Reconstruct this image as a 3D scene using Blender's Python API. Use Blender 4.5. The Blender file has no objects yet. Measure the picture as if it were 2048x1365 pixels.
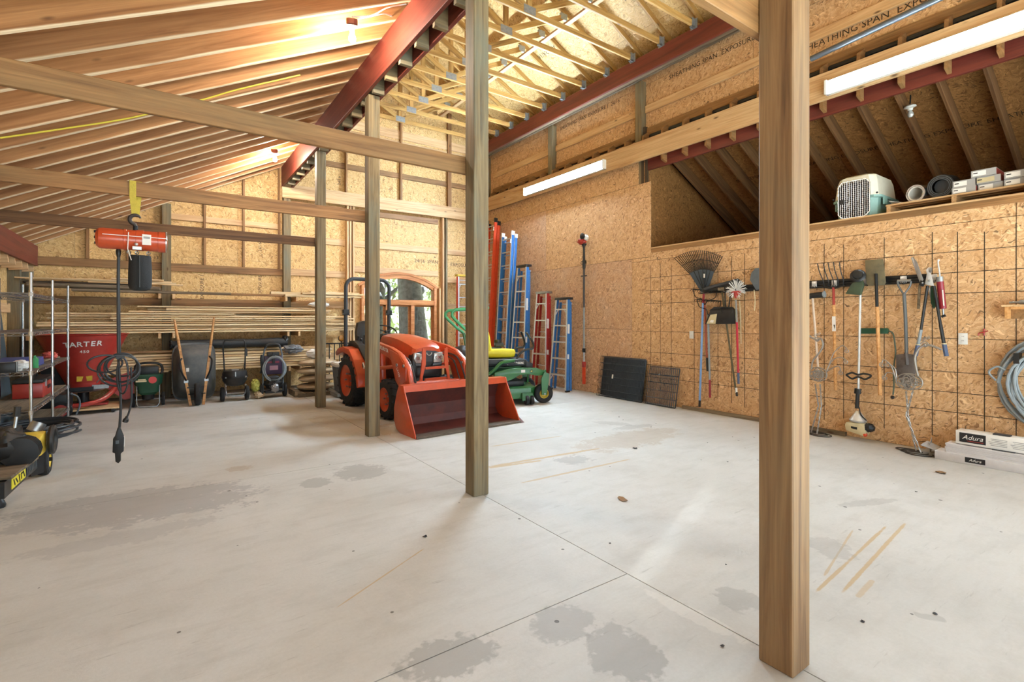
import bpy, bmesh, math, random
from mathutils import Vector as V, Matrix as M
random.seed(7)
sc = bpy.context.scene
COL = sc.collection
PI = math.pi
# ------------------------------------------------------------------ camera, world, lights, exposure
CAM_H = 1.42; F_PX = 995.0; HZ = 640.0
YAW = math.atan2(1024 - 325, F_PX)
cd = bpy.data.cameras.new('camera'); cam = bpy.data.objects.new('camera', cd); COL.objects.link(cam)
cam.location = (0, 0, CAM_H); cam.rotation_euler = (PI / 2, 0, -YAW)
cd.sensor_width = 36; cd.lens = F_PX / 2048 * 36; cd.shift_y = -(682.5 - HZ) / 2048
cd.clip_start = .05; cd.clip_end = 300
sc.camera = cam
wd = bpy.data.worlds.new('sky'); sc.world = wd; wd.use_nodes = True
bg = wd.node_tree.nodes['Background']; bg.inputs[0].default_value = (.80, .90, 1.0, 1); bg.inputs[1].default_value = 1.5
sc.view_settings.view_transform = 'Standard'; sc.view_settings.look = 'None'
sc.view_settings.exposure = 0.14; sc.view_settings.gamma = 1.0; sc.view_settings.use_curve_mapping = False
sc.cycles.max_bounces = 7; sc.cycles.diffuse_bounces = 4; sc.cycles.glossy_bounces = 3
sc.cycles.transmission_bounces = 4; sc.cycles.transparent_max_bounces = 6
sc.cycles.sample_clamp_indirect = 6.0; sc.cycles.caustics_reflective = False; sc.cycles.caustics_refractive = False
sc.cycles.use_denoising = True
def area(name, loc, rot, sx, sy, power, col):
    l = bpy.data.lights.new(name, 'AREA'); l.shape = 'RECTANGLE'; l.size = sx; l.size_y = sy
    l.energy = power; l.color = col
    o = bpy.data.objects.new(name, l); o.location = loc; o.rotation_euler = rot; COL.objects.link(o); return o
# daylight through the two open garage doors in the front wall, behind the camera
area('door_daylight', (0.3, -2.75, 1.40), (PI / 2, 0, 0), 3.0, 2.4, 85, (.62, .84, 1.0))
area('door_daylight_right', (4.5, -2.75, 1.75), (PI / 2, 0, 0), 4.4, 3.1, 110, (.62, .84, 1.0))
# the sun falls through those doors onto the slab behind the camera
sl_ = bpy.data.lights.new('sun', 'SUN'); sl_.energy = 50; sl_.angle = math.radians(1.0); sl_.color = (.77, .91, 1.0)
sun = bpy.data.objects.new('sun', sl_); COL.objects.link(sun); sun.rotation_euler = (math.radians(36), 0, math.radians(6))

# ------------------------------------------------------------------ helpers
RT = V((math.cos(YAW), -math.sin(YAW), 0)); FW = V((math.sin(YAW), math.cos(YAW), 0))
def at(u, v, ax, val):
    """the point of the plane (axis ax = val) that the photograph shows at u, v"""
    d = FW + RT * ((u - 1024) / F_PX) + V((0, 0, (HZ - v) / F_PX))
    o = V((0, 0, CAM_H)); return o + d * ((val - o[ax]) / d[ax])
WX = 6.85
def rw(u, v, off=.03): return at(u, v, 0, WX - off)
def by(u, v, Y): return at(u, v, 1, Y)

def lin(h):
    c = [int(h[i:i + 2], 16) / 255 for i in (0, 2, 4)]
    return tuple(x / 12.92 if x <= .04045 else ((x + .055) / 1.055) ** 2.4 for x in c) + (1,)

class MB:
    """collects shapes; build() links them as ONE mesh object"""
    def __init__(s): s.v = []; s.f = []; s.mi = []; s.cur = 0
    def add(s, vs, fs):
        n = len(s.v); s.v += [tuple(p) for p in vs]; s.f += [tuple(i + n for i in f) for f in fs]; s.mi += [s.cur] * len(fs); return s
    def bx(s, x0, x1, y0, y1, z0, z1):
        vs = [(x, y, z) for x in (x0, x1) for y in (y0, y1) for z in (z0, z1)]
        return s.add(vs, [(0, 1, 3, 2), (4, 6, 7, 5), (0, 4, 5, 1), (2, 3, 7, 6), (0, 2, 6, 4), (1, 5, 7, 3)])
    def bar(s, p0, p1, w, h, up=(0, 0, 1), w1=None, h1=None):
        p0, p1 = V(p0), V(p1); x = (p1 - p0).normalized(); up = V(up)
        if abs(x.dot(up)) > .98: up = V((0, 1, 0)) if abs(x.y) < .9 else V((1, 0, 0))
        y = up.cross(x).normalized(); z = x.cross(y)
        vs = []
        for p, a, b in ((p0, w, h), (p1, w1 or w, h1 or h)):
            vs += [p - y * a / 2 - z * b / 2, p + y * a / 2 - z * b / 2, p + y * a / 2 + z * b / 2, p - y * a / 2 + z * b / 2]
        return s.add(vs, [(3, 2, 1, 0), (4, 5, 6, 7), (0, 1, 5, 4), (1, 2, 6, 5), (2, 3, 7, 6), (3, 0, 4, 7)])
    def tube(s, pts, r, n=8, closed=False, cap=True):
        pts = [V(p) for p in pts]; m = len(pts); rs = r if isinstance(r, (list, tuple)) else [r] * m
        vs = []; prev = None
        for i, p in enumerate(pts):
            a = pts[i - 1] if (i or closed) else pts[0]; b = pts[(i + 1) % m] if (i < m - 1 or closed) else pts[-1]
            t = (b - a)
            t = t.normalized() if t.length > 1e-9 else V((0, 0, 1))
            if prev is None:
                q = V((0, 0, 1)) if abs(t.z) < .9 else V((1, 0, 0)); prev = (q - t * q.dot(t)).normalized()
            else:
                prev = prev - t * prev.dot(t)
                prev = prev.normalized() if prev.length > 1e-6 else t.orthogonal().normalized()
            bn = t.cross(prev)
            for k in range(n):
                an = 2 * PI * k / n; vs.append(p + (prev * math.cos(an) + bn * math.sin(an)) * rs[i])
        fs = []
        for i in range(m if closed else m - 1):
            j = (i + 1) % m
            for k in range(n):
                k2 = (k + 1) % n; fs.append((i * n + k, i * n + k2, j * n + k2, j * n + k))
        if cap and not closed: fs += [tuple(range(n - 1, -1, -1)), tuple((m - 1) * n + k for k in range(n))]
        return s.add(vs, fs)
    def cyl(s, p0, p1, r, n=16, r1=None): return s.tube([p0, p1], [r, r if r1 is None else r1], n)
    def lathe(s, prof, o=(0, 0, 0), ax=(0, 0, 1), n=24, cap=True):
        o = V(o); ax = V(ax).normalized(); q = V((1, 0, 0)) if abs(ax.x) < .9 else V((0, 1, 0))
        a = (q - ax * q.dot(ax)).normalized(); b = ax.cross(a); m = len(prof)
        vs = [o + ax * h + (a * math.cos(2 * PI * k / n) + b * math.sin(2 * PI * k / n)) * max(r, 1e-4) for r, h in prof for k in range(n)]
        fs = [(i * n + k, i * n + (k + 1) % n, (i + 1) * n + (k + 1) % n, (i + 1) * n + k) for i in range(m - 1) for k in range(n)]
        if cap: fs += [tuple(range(n - 1, -1, -1)), tuple((m - 1) * n + k for k in range(n))]
        return s.add(vs, fs)
    def prism(s, poly, d, O=(0, 0, 0), X=(1, 0, 0), Y=(0, 0, 1)):
        """polygon in the plane O + x X + y Y, thickness d along X x Y (centred)"""
        O, X, Y = V(O), V(X), V(Y); N = X.cross(Y).normalized(); n = len(poly)
        vs = [O + X * x + Y * y - N * d / 2 for x, y in poly] + [O + X * x + Y * y + N * d / 2 for x, y in poly]
        fs = [tuple(range(n - 1, -1, -1)), tuple(range(n, 2 * n))] + [(i, (i + 1) % n, n + (i + 1) % n, n + i) for i in range(n)]
        return s.add(vs, fs)
    def ball(s, c, r, n=12, m=8, sq=(1, 1, 1)):
        c = V(c); vs = []
        for i in range(m + 1):
            th = PI * i / m
            for k in range(n):
                ph = 2 * PI * k / n
                vs.append(c + V((math.sin(th) * math.cos(ph) * sq[0], math.sin(th) * math.sin(ph) * sq[1], math.cos(th) * sq[2])) * r)
        return s.add(vs, [(i * n + k, (i + 1) * n + k, (i + 1) * n + (k + 1) % n, i * n + (k + 1) % n) for i in range(m) for k in range(n)])
    def loft(s, secs, cap=True, closed=True):
        n = len(secs[0]); m = len(secs)
        vs = [p for q in secs for p in q]
        fs = [(i * n + k, i * n + (k + 1) % n, (i + 1) * n + (k + 1) % n, (i + 1) * n + k) for i in range(m - 1) for k in range(n if closed else n - 1)]
        if cap: fs += [tuple(range(n - 1, -1, -1)), tuple((m - 1) * n + k for k in range(n))]
        return s.add(vs, fs)
    def build(s, name, mat, parent=None, smooth=True, ang=35, bevel=0, sub=0, kind=None, label=None):
        me = bpy.data.meshes.new(name); me.from_pydata(s.v, [], s.f)
        mats = mat if isinstance(mat, (list, tuple)) else [mat]
        for m in mats: me.materials.append(m)
        if len(mats) > 1: me.polygons.foreach_set('material_index', s.mi)
        bm = bmesh.new(); bm.from_mesh(me); bmesh.ops.recalc_face_normals(bm, faces=bm.faces)
        if bevel: bmesh.ops.bevel(bm, geom=bm.edges[:], offset=bevel, segments=2, affect='EDGES', profile=.5, clamp_overlap=True)
        bm.to_mesh(me); bm.free()
        if smooth:
            me.polygons.foreach_set('use_smooth', [True] * len(me.polygons)); me.set_sharp_from_angle(angle=math.radians(ang))
        o = bpy.data.objects.new(name, me); COL.objects.link(o)
        if parent: o.parent = parent
        if sub:
            md = o.modifiers.new('smooth', 'SUBSURF'); md.levels = sub; md.render_levels = sub
        if kind: o['kind'] = kind
        if label: o['label'] = label
        return o

def rbox(x, y, z, b):
    """bevelled box centred at the origin, as a bmesh mesh datablock"""
    me = bpy.data.meshes.new('board'); bm = bmesh.new(); bmesh.ops.create_cube(bm, size=1)
    for v in bm.verts: v.co = V((v.co.x * x, v.co.y * y, v.co.z * z))
    if b: bmesh.ops.bevel(bm, geom=bm.edges[:], offset=b, segments=1, affect='EDGES')
    bm.to_mesh(me); bm.free(); return me
_bc = {}
def board(name, p0, p1, w, h, mat, parent=None, up=(0, 0, 1), b=0.003, roll=0):
    """a board: its own object, local x along the grain, w across, h along up"""
    p0, p1 = V(p0), V(p1); L = (p1 - p0).length; x = (p1 - p0).normalized(); up = V(up)
    if abs(x.dot(up)) > .98: up = V((0, 1, 0)) if abs(x.y) < .9 else V((1, 0, 0))
    y = up.cross(x).normalized(); z = x.cross(y)
    key = (round(L, 3), round(w, 4), round(h, 4), b, mat.name)
    if key not in _bc:
        _bc[key] = rbox(L, w, h, b); _bc[key].materials.append(mat)
    o = bpy.data.objects.new(name, _bc[key]); COL.objects.link(o)
    R = M((x, y, z)).transposed().to_4x4(); R.translation = (p0 + p1) / 2
    if roll: R = R @ M.Rotation(roll, 4, 'X')
    o.matrix_local = R
    if parent: o.parent = parent
    return o
def panel(name, O, ux, uy, w, h, t, mat, parent=None, b=.002):
    """sheet with local x along ux (width w), local y along uy (height h), thickness t; O = lower left corner at mid thickness"""
    O, ux, uy = V(O), V(ux).normalized(), V(uy).normalized(); n = ux.cross(uy)
    key = ('p', round(w, 3), round(h, 3), t, b, mat.name)
    if key not in _bc:
        _bc[key] = rbox(w, h, t, b); _bc[key].materials.append(mat)
    o = bpy.data.objects.new(name, _bc[key]); COL.objects.link(o)
    R = M((ux, uy, n)).transposed().to_4x4(); R.translation = O + ux * w / 2 + uy * h / 2
    o.matrix_local = R
    if parent: o.parent = parent
    return o
def thing(name, label, cat, loc=(0, 0, 0), rz=0, group=None):
    o = bpy.data.objects.new(name, None); o.empty_display_size = .1; COL.objects.link(o)
    o.location = loc; o.rotation_euler = (0, 0, rz); return tag(o, label, cat, group)
def tag(o, label, cat, group=None):
    o['label'] = label; o['category'] = cat
    if group: o['group'] = group
    return o
def struct(name, loc=(0, 0, 0)):
    o = bpy.data.objects.new(name, None); COL.objects.link(o); o.location = loc; o['kind'] = 'structure'; return o
def text(name, s, size, O, ux, uy, mat, parent=None, ext=.0008, align='CENTER', shear=0, sx=1.0, bold=0):
    cu = bpy.data.curves.new(name, 'FONT'); cu.body = s; cu.size = size; cu.extrude = ext; cu.align_x = align; cu.align_y = 'CENTER'
    cu.shear = shear; cu.offset = bold; cu.materials.append(mat); cu.resolution_u = 2
    tmp = bpy.data.objects.new(name, cu); me = bpy.data.meshes.new_from_object(tmp); bpy.data.objects.remove(tmp); bpy.data.curves.remove(cu)
    if not me.materials: me.materials.append(mat)
    o = bpy.data.objects.new(name, me); COL.objects.link(o)
    ux, uy = V(ux).normalized(), V(uy).normalized(); n = ux.cross(uy).normalized(); uy = n.cross(ux)
    R = M((ux * sx, uy, n)).transposed().to_4x4(); R.translation = V(O); o.matrix_local = R
    if parent: o.parent = parent
    return o
def arc(c, r, a0, a1, n, ux=(1, 0, 0), uy=(0, 0, 1)):
    c, ux, uy = V(c), V(ux), V(uy)
    return [c + ux * r * math.cos(a0 + (a1 - a0) * i / n) + uy * r * math.sin(a0 + (a1 - a0) * i / n) for i in range(n + 1)]
def smoothp(pts, k=6):
    """Catmull-Rom through pts"""
    P = [V(p) for p in pts]; P = [P[0] * 2 - P[1]] + P + [P[-1] * 2 - P[-2]]; out = []
    for i in range(1, len(P) - 2):
        a, b, c, d = P[i - 1:i + 3]
        for j in range(k):
            t = j / k
            out.append(.5 * ((2 * b) + (c - a) * t + (2 * a - 5 * b + 4 * c - d) * t * t + (3 * b - a - 3 * c + d) * t ** 3))
    return out + [P[-2]]
# ------------------------------------------------------------------ materials
def newmat(name):
    m = bpy.data.materials.new(name); m.use_nodes = True; nt = m.node_tree; p = nt.nodes['Principled BSDF']
    return m, nt, p
def nd(nt, t, **kw):
    n = nt.nodes.new(t)
    for k, v in kw.items():
        if k.startswith('i_'): n.inputs[k[2:].replace('_', ' ')].default_value = v
        elif k[0] == 'n' and k[1:].isdigit(): n.inputs[int(k[1:])].default_value = v
        else: setattr(n, k, v)
    return n
def ramp(nt, src, stops):
    r = nt.nodes.new('ShaderNodeValToRGB'); e = r.color_ramp.elements
    while len(e) < len(stops): e.new(.5)
    for el, (p, c) in zip(e, stops): el.position = p; el.color = c if len(c) == 4 else tuple(c) + (1,)
    nt.links.new(src, r.inputs[0]); return r.outputs[0]
def mathn(nt, op, a, b=None, c=None):
    n = nt.nodes.new('ShaderNodeMath'); n.operation = op
    for i, x in enumerate((a, b, c)):
        if x is None: continue
        if isinstance(x, (int, float)): n.inputs[i].default_value = x
        else: nt.links.new(x, n.inputs[i])
    return n.outputs[0]
def mixc(nt, fac, a, b, mode='MIX'):
    n = nt.nodes.new('ShaderNodeMix'); n.data_type = 'RGBA'; n.blend_type = mode
    for i, x in ((0, fac), (6, a), (7, b)):
        if isinstance(x, (int, float)): n.inputs[i].default_value = x
        elif isinstance(x, tuple): n.inputs[i].default_value = x
        else: nt.links.new(x, n.inputs[i])
    return n.outputs[2]
def scaled(nt, vec, s, off=None):
    n = nt.nodes.new('ShaderNodeVectorMath'); n.operation = 'MULTIPLY'; n.inputs[1].default_value = s; nt.links.new(vec, n.inputs[0])
    if off is None: return n.outputs[0]
    a = nt.nodes.new('ShaderNodeVectorMath'); a.operation = 'ADD'; nt.links.new(n.outputs[0], a.inputs[0]); nt.links.new(off, a.inputs[1]); return a.outputs[0]
def noise(nt, vec, scale, detail=4, rough=.55, dist=0):
    n = nd(nt, 'ShaderNodeTexNoise'); n.inputs['Scale'].default_value = scale; n.inputs['Detail'].default_value = detail
    n.inputs['Roughness'].default_value = rough; n.inputs['Distortion'].default_value = dist; nt.links.new(vec, n.inputs['Vector']); return n.outputs[0]
def bump(nt, p, h, strength=.2, dist=.01):
    b = nd(nt, 'ShaderNodeBump'); b.inputs['Strength'].default_value = strength; b.inputs['Distance'].default_value = dist
    nt.links.new(h, b.inputs['Height']); nt.links.new(b.outputs[0], p.inputs['Normal'])

def wood(name, light, mid, dark, knots=.5, vary=.25, rough=.62, grain=1.0, dirt=None, dirt_amt=.35, axis=0, under_lit=None):
    m, nt, p = newmat(name); L = nt.links
    tc = nd(nt, 'ShaderNodeTexCoord'); oi = nd(nt, 'ShaderNodeObjectInfo')
    rv = nd(nt, 'ShaderNodeCombineXYZ')
    for i, k in enumerate((37., 19., 53.)): L.new(mathn(nt, 'MULTIPLY', oi.outputs['Random'], k), rv.inputs[i])
    s = [(.9, 16, 16), (16, .9, 16), (16, 16, .9)][axis]; g = tuple(a * grain for a in s)
    v1 = scaled(nt, tc.outputs['Object'], g, rv.outputs[0])
    n1 = noise(nt, v1, 1.0, 6, .6, 1.2)
    s2 = [(1.6, 70, 70), (70, 1.6, 70), (70, 70, 1.6)][axis]
    n2 = noise(nt, scaled(nt, tc.outputs['Object'], s2, rv.outputs[0]), 1.0, 3, .6)
    c = ramp(nt, n1, [(.25, lin(dark)), (.42, lin(mid)), (.60, lin(light)), (.75, lin(mid))])
    c = mixc(nt, mathn(nt, 'MULTIPLY', mathn(nt, 'SUBTRACT', .62, n2), 1.1), c, lin(dark))
    if knots:
        ks = [(3.2, 9, 9), (9, 3.2, 9), (9, 9, 3.2)][axis]
        vo = nd(nt, 'ShaderNodeTexVoronoi'); vo.inputs['Scale'].default_value = 1.0; L.new(scaled(nt, tc.outputs['Object'], ks, rv.outputs[0]), vo.inputs['Vector'])
        k = ramp(nt, vo.outputs['Distance'], [(.06, (1, 1, 1, 1)), (.17, (0, 0, 0, 1))])
        wn = nd(nt, 'ShaderNodeSeparateColor'); L.new(vo.outputs['Color'], wn.inputs[0])
        kk = mathn(nt, 'MULTIPLY', k, mathn(nt, 'LESS_THAN', wn.outputs[0], knots * .45))
        c = mixc(nt, mathn(nt, 'MULTIPLY', kk, .85), c, lin('4a2d18'))
    if dirt:
        n3 = noise(nt, scaled(nt, tc.outputs['Object'], (1.2, 4, 4) if axis == 0 else (4, 4, 4), rv.outputs[0]), 1.0, 5, .65)
        c = mixc(nt, ramp(nt, n3, [(.45, (0, 0, 0, 1)), (.7, (dirt_amt,) * 3 + (1,))]), c, lin(dirt))
    if under_lit:                                                         # floor-bounce light painted pale along the plank's lower edge: colour, half height
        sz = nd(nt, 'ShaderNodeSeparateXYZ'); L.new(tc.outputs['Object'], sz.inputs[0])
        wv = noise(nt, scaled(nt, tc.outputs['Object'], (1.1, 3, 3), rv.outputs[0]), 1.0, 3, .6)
        e = mathn(nt, 'ADD', mathn(nt, 'ADD', sz.outputs[2], under_lit[1]), mathn(nt, 'MULTIPLY', mathn(nt, 'SUBTRACT', wv, .55), .035))
        c = mixc(nt, ramp(nt, mathn(nt, 'MULTIPLY', e, 10), [(-.0 + .01, (.85, .85, .85, 1)), (.12, (0, 0, 0, 1))]), c, lin(under_lit[0]))
    hs = nd(nt, 'ShaderNodeHueSaturation'); L.new(c, hs.inputs['Color'])
    L.new(mathn(nt, 'ADD', 1 - vary / 2, mathn(nt, 'MULTIPLY', oi.outputs['Random'], vary)), hs.inputs['Value'])
    L.new(hs.outputs[0], p.inputs['Base Color']); p.inputs['Roughness'].default_value = rough
    bump(nt, p, n2, .25, .004); return m

def osb(name, light, mid, dark, chips=.5, val=1.0, grey=0):
    m, nt, p = newmat(name); L = nt.links
    tc = nd(nt, 'ShaderNodeTexCoord'); oi = nd(nt, 'ShaderNodeObjectInfo')
    rv = nd(nt, 'ShaderNodeCombineXYZ')
    for i, k in enumerate((41., 23., 7.)): L.new(mathn(nt, 'MULTIPLY', oi.outputs['Random'], k), rv.inputs[i])
    base = scaled(nt, tc.outputs['Object'], (1, 1, .25), rv.outputs[0])
    wn = nd(nt, 'ShaderNodeTexNoise'); wn.inputs['Scale'].default_value = 6; wn.inputs['Detail'].default_value = 2; L.new(base, wn.inputs['Vector'])
    w0 = nd(nt, 'ShaderNodeVectorMath', operation='SUBTRACT'); L.new(wn.outputs['Color'], w0.inputs[0]); w0.inputs[1].default_value = (.5, .5, .5)
    def layer(rot, sx, sy, warp, feat='F1'):
        mp = nd(nt, 'ShaderNodeMapping'); mp.inputs['Rotation'].default_value = (0, 0, rot)
        w = nd(nt, 'ShaderNodeVectorMath', operation='MULTIPLY_ADD'); L.new(w0.outputs[0], w.inputs[0]); w.inputs[1].default_value = (warp,) * 3; L.new(base, w.inputs[2])
        L.new(w.outputs[0], mp.inputs['Vector'])
        vo = nd(nt, 'ShaderNodeTexVoronoi'); vo.feature = feat; vo.inputs['Scale'].default_value = 1; vo.inputs['Randomness'].default_value = 1
        L.new(scaled(nt, mp.outputs[0], (sx, sy, 3)), vo.inputs['Vector'])
        if feat != 'F1': return vo.outputs['Distance'], None
        sp = nd(nt, 'ShaderNodeSeparateColor'); L.new(vo.outputs['Color'], sp.inputs[0]); return sp.outputs[0], vo.outputs['Distance']
    a, da = layer(.35, 16, 56, .22); b, db = layer(-.75, 15, 58, .24); c_, dc = layer(1.2, 16, 54, .22)
    ea, _ = layer(.35, 16, 56, .22, 'DISTANCE_TO_EDGE')
    sel = ramp(nt, noise(nt, base, 13, 2, .5, .8), [(.46, (0, 0, 0, 1)), (.5, (1, 1, 1, 1))])
    sel2 = ramp(nt, noise(nt, scaled(nt, base, (1, 1, 1)), 10, 1), [(.48, (0, 0, 0, 1)), (.52, (1, 1, 1, 1))])
    val_ = mixc(nt, sel, mixc(nt, sel2, a, b), c_)
    fine = noise(nt, scaled(nt, base, (70, 70, 8)), 1, 3, .6)
    v2 = mathn(nt, 'ADD', mathn(nt, 'MULTIPLY', val_, .82), mathn(nt, 'MULTIPLY', fine, .22))
    c = ramp(nt, v2, [(.08, lin(dark)), (.28, lin(mid)), (.52, lin(light)), (.72, lin(mid)), (.95, lin(light))])
    c = mixc(nt, ramp(nt, ea, [(.015, (.4, .4, .4, 1)), (.07, (0, 0, 0, 1))]), c, lin(dark))
    d1, dd = layer(.5, 18, 80, .2)
    chip = mathn(nt, 'MULTIPLY', mathn(nt, 'LESS_THAN', d1, .15 * chips), mathn(nt, 'LESS_THAN', dd, .34))
    c = mixc(nt, mathn(nt, 'MULTIPLY', chip, .8), c, lin('3d2a18'))
    d2, de = layer(-.3, 14, 60, .25)
    hi = mathn(nt, 'MULTIPLY', mathn(nt, 'GREATER_THAN', d2, .86), mathn(nt, 'LESS_THAN', de, .4))
    c = mixc(nt, mathn(nt, 'MULTIPLY', hi, .6), c, tuple(min(1, x * 1.45) for x in lin(light)[:3]) + (1,))
    big = noise(nt, base, 1.1, 4, .6)
    c = mixc(nt, ramp(nt, big, [(.35, (0, 0, 0, 1)), (.75, (.4, .4, .4, 1))]), c, lin(mid))
    if grey: c = mixc(nt, ramp(nt, noise(nt, base, 2.3, 3), [(.5, (0, 0, 0, 1)), (.75, (grey,) * 3 + (1,))]), c, lin('b9a596'))
    hs = nd(nt, 'ShaderNodeHueSaturation'); L.new(c, hs.inputs['Color'])
    L.new(mathn(nt, 'ADD', val * .94, mathn(nt, 'MULTIPLY', oi.outputs['Random'], .12)), hs.inputs['Value'])
    L.new(hs.outputs[0], p.inputs['Base Color']); p.inputs['Roughness'].default_value = .6
    bump(nt, p, v2, .25, .004); return m

def plain(name, col, rough=.5, metal=0, vary=0, dirt=None, dirt_amt=.4, dscale=14, coat=0, bmp=0, bs=60, spec=None):
    m, nt, p = newmat(name); p.inputs['Roughness'].default_value = rough; p.inputs['Metallic'].default_value = metal
    c = lin(col); p.inputs['Base Color'].default_value = c
    if coat: p.inputs['Coat Weight'].default_value = coat; p.inputs['Coat Roughness'].default_value = .15
    if spec is not None: p.inputs['Specular IOR Level'].default_value = spec
    tc = nd(nt, 'ShaderNodeTexCoord')
    n1 = noise(nt, tc.outputs['Object'], dscale, 5, .65)
    c2 = lin(dirt) if dirt else tuple(x * .8 for x in c[:3]) + (1,)
    a = dirt_amt if dirt else .3
    cc = mixc(nt, ramp(nt, n1, [(.42, (0, 0, 0, 1)), (.72, (a, a, a, 1))]), c, c2)
    if vary:
        oi = nd(nt, 'ShaderNodeObjectInfo'); hs = nd(nt, 'ShaderNodeHueSaturation'); nt.links.new(cc, hs.inputs['Color'])
        nt.links.new(mathn(nt, 'ADD', 1 - vary / 2, mathn(nt, 'MULTIPLY', oi.outputs['Random'], vary)), hs.inputs['Value']); cc = hs.outputs[0]
    nt.links.new(cc, p.inputs['Base Color'])
    if bmp: bump(nt, p, noise(nt, tc.outputs['Object'], bs, 4, .6), bmp, .01)
    return m
def emit(name, col, s):
    m = bpy.data.materials.new(name); m.use_nodes = True; nt = m.node_tree; nt.nodes.remove(nt.nodes['Principled BSDF'])
    e = nd(nt, 'ShaderNodeEmission'); e.inputs[0].default_value = lin(col); e.inputs[1].default_value = s
    nt.links.new(e.outputs[0], nt.nodes['Material Output'].inputs[0]); return m

W_POST = wood('treated_post', '8c7855', '725f41', '43372a', knots=.35, vary=.10, rough=.7, grain=1.1, dirt='6a7164', dirt_amt=.65)
W_POSTB = wood('brown_post', '97754f', '7b5a3a', '4c3623', knots=.35, vary=.1, rough=.65, grain=1.0, dirt='77684f', dirt_amt=.5)
W_RAFT = wood('rafter_fir', 'b98554', 'a37043', '7b4d2a', knots=.25, vary=.3, rough=.55, grain=.8, under_lit=('efd9b4', .118))  # pale bottom edge paints the light coming up from the floor
W_TIE = wood('tie_beam', 'a5794a', '8a6138', '553a20', knots=.4, vary=.15, rough=.6, grain=1.0, dirt='75603f', dirt_amt=.55)
W_PALE = wood('pale_spruce', 'dfbd8e', 'cda374', '9d7347', knots=.5, vary=.2, rough=.6, grain=.7)
W_TRUSS = wood('truss_pine', 'c39a58', 'a67c40', '755326', knots=.3, vary=.2, rough=.6)
W_LUM = wood('stacked_lumber', 'f0d9ae', 'dcb985', 'a67f50', knots=.5, vary=.4, rough=.6)
W_OLD = wood('weathered_board', '8b7a63', '6c5c47', '3f3528', knots=.3, vary=.3, rough=.8)
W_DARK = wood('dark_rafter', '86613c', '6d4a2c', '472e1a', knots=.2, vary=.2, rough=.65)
W_HANDLE = wood('handle_ash', 'dba468', 'c48a4e', '9b6733', knots=0, vary=.2, rough=.5)
W_LVL = wood('red_lvl', '7a3427', '682a20', '4d1f18', knots=0, vary=.08, rough=.5, grain=.5, dirt='8f5340', dirt_amt=.2)
O_BACK = osb('osb_back', 'e6c48a', 'd0a566', '9d7440', chips=.6)
O_RIGHT = osb('osb_right', 'e2bc90', 'cb9d6c', '966b45', chips=.9)
O_ROSE = osb('osb_rose', 'deb894', 'c39772', '936b4c', chips=1.0, grey=.35)
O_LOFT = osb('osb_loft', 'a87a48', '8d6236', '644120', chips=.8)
O_ROOF = osb('osb_roof', 'e6c68e', 'd0a868', '9d7440', chips=.4)
RED_TRAC = plain('tractor_orange', 'cb4f29', .32, dirt='8d4a2c', dirt_amt=.35, coat=.3)
ORANGE = plain('hoist_orange', 'e24a1c', .35, dirt='a83a18', coat=.3)
BUCKET_IN = plain('worn_bucket_steel', '5f2a22', .55, dirt='33201f', dirt_amt=.85, dscale=5)
BUCKET_LIP = plain('scraped_steel', '75695c', .45, metal=.5, dirt='4b3d30', dirt_amt=.7)
RUBBER = plain('tyre_rubber', '17181a', .8, dirt='2b2b2a', dirt_amt=.8, bmp=.3)
BLACK = plain('black_plastic', '151617', .45, dirt='262524', dirt_amt=.6)
WIRE = plain('crate_wire', '34373a', .4, metal=.4)
BLACKM = plain('black_metal', '18191b', .4, metal=.3, dirt='2c2b2a')
GREY = plain('grey_plastic', '5d666d', .55, dirt='454b50')
DKGREY = plain('dark_grey', '33373b', .55)
STEEL = plain('steel', 'a9acae', .35, metal=.85, dirt='7b7a76', dirt_amt=.5)
CHROME = plain('chrome_wire', 'cfd2d4', .25, metal=.95, dirt='8d8d8a')
GALV = plain('galvanised', 'a4a8a9', .45, metal=.7, dirt='82868a', dirt_amt=.7, dscale=30)
ALU = plain('aluminium', 'dcdedf', .35, metal=.55, dirt='a9abab')
WHITE = plain('white_plastic', 'e6e5e0', .45, dirt='cfccc2')
WHITEP = plain('white_paint_print', 'efece6', .6)
RED = plain('red_paint', 'a8332a', .4, dirt='7e241d', coat=.2)
REDF = plain('red_fibreglass', 'a3211f', .45, dirt='7a1d1c')
ORF = plain('orange_fibreglass', 'e0502a', .45, dirt='b4472b')
BLUEF = plain('blue_fibreglass', '3273b5', .45, dirt='2a5c93')
BLUEH = plain('blue_handle', '7ea3d4', .4, dirt='5f84b8')
GREENJ = plain('mower_green', '2c6a35', .35, dirt='234f2b', coat=.3)
GREENB = plain('bright_green', '2f9a5c', .35, coat=.3)
GUARD = plain('guard_green', '3f4d38', .5, dirt='2f3b2a')
DKGREEN = plain('dark_green', '1d4a33', .5, dirt='16382a')
YELLOW = plain('seat_yellow', 'e8d92c', .5, dirt='cdbb25')
YELLOWM = plain('machine_yellow', 'dfbf45', .45, dirt='a98d33', dirt_amt=.6)
CABLE = plain('black_cable', '2a2d31', .45)
GREYHOSE = plain('grey_hose', '8d9599', .5, dirt='6e767b')
NAVY = plain('blue_grip', '4c5a78', .6)
CARD = plain('carton_white', 'd9d6d6', .6, dirt='bfbabd')
CARDGREY = plain('carton_grey', 'a8a6a4', .6)
LABELK = plain('label_black', '1d1b1e', .6)
INK = plain('stamp_ink', '3a2c1c', .8)
BAG = plain('paper_sack', 'b39a7a', .75, dirt='8f7960', bmp=.4, bs=25)
CLOTH = plain('grey_rag', '7c7e80', .9, bmp=.6, bs=40)
STRAP = plain('sling_yellow', 'c9b445', .7, dirt='8f8a34', bmp=.4, bs=120)
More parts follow.
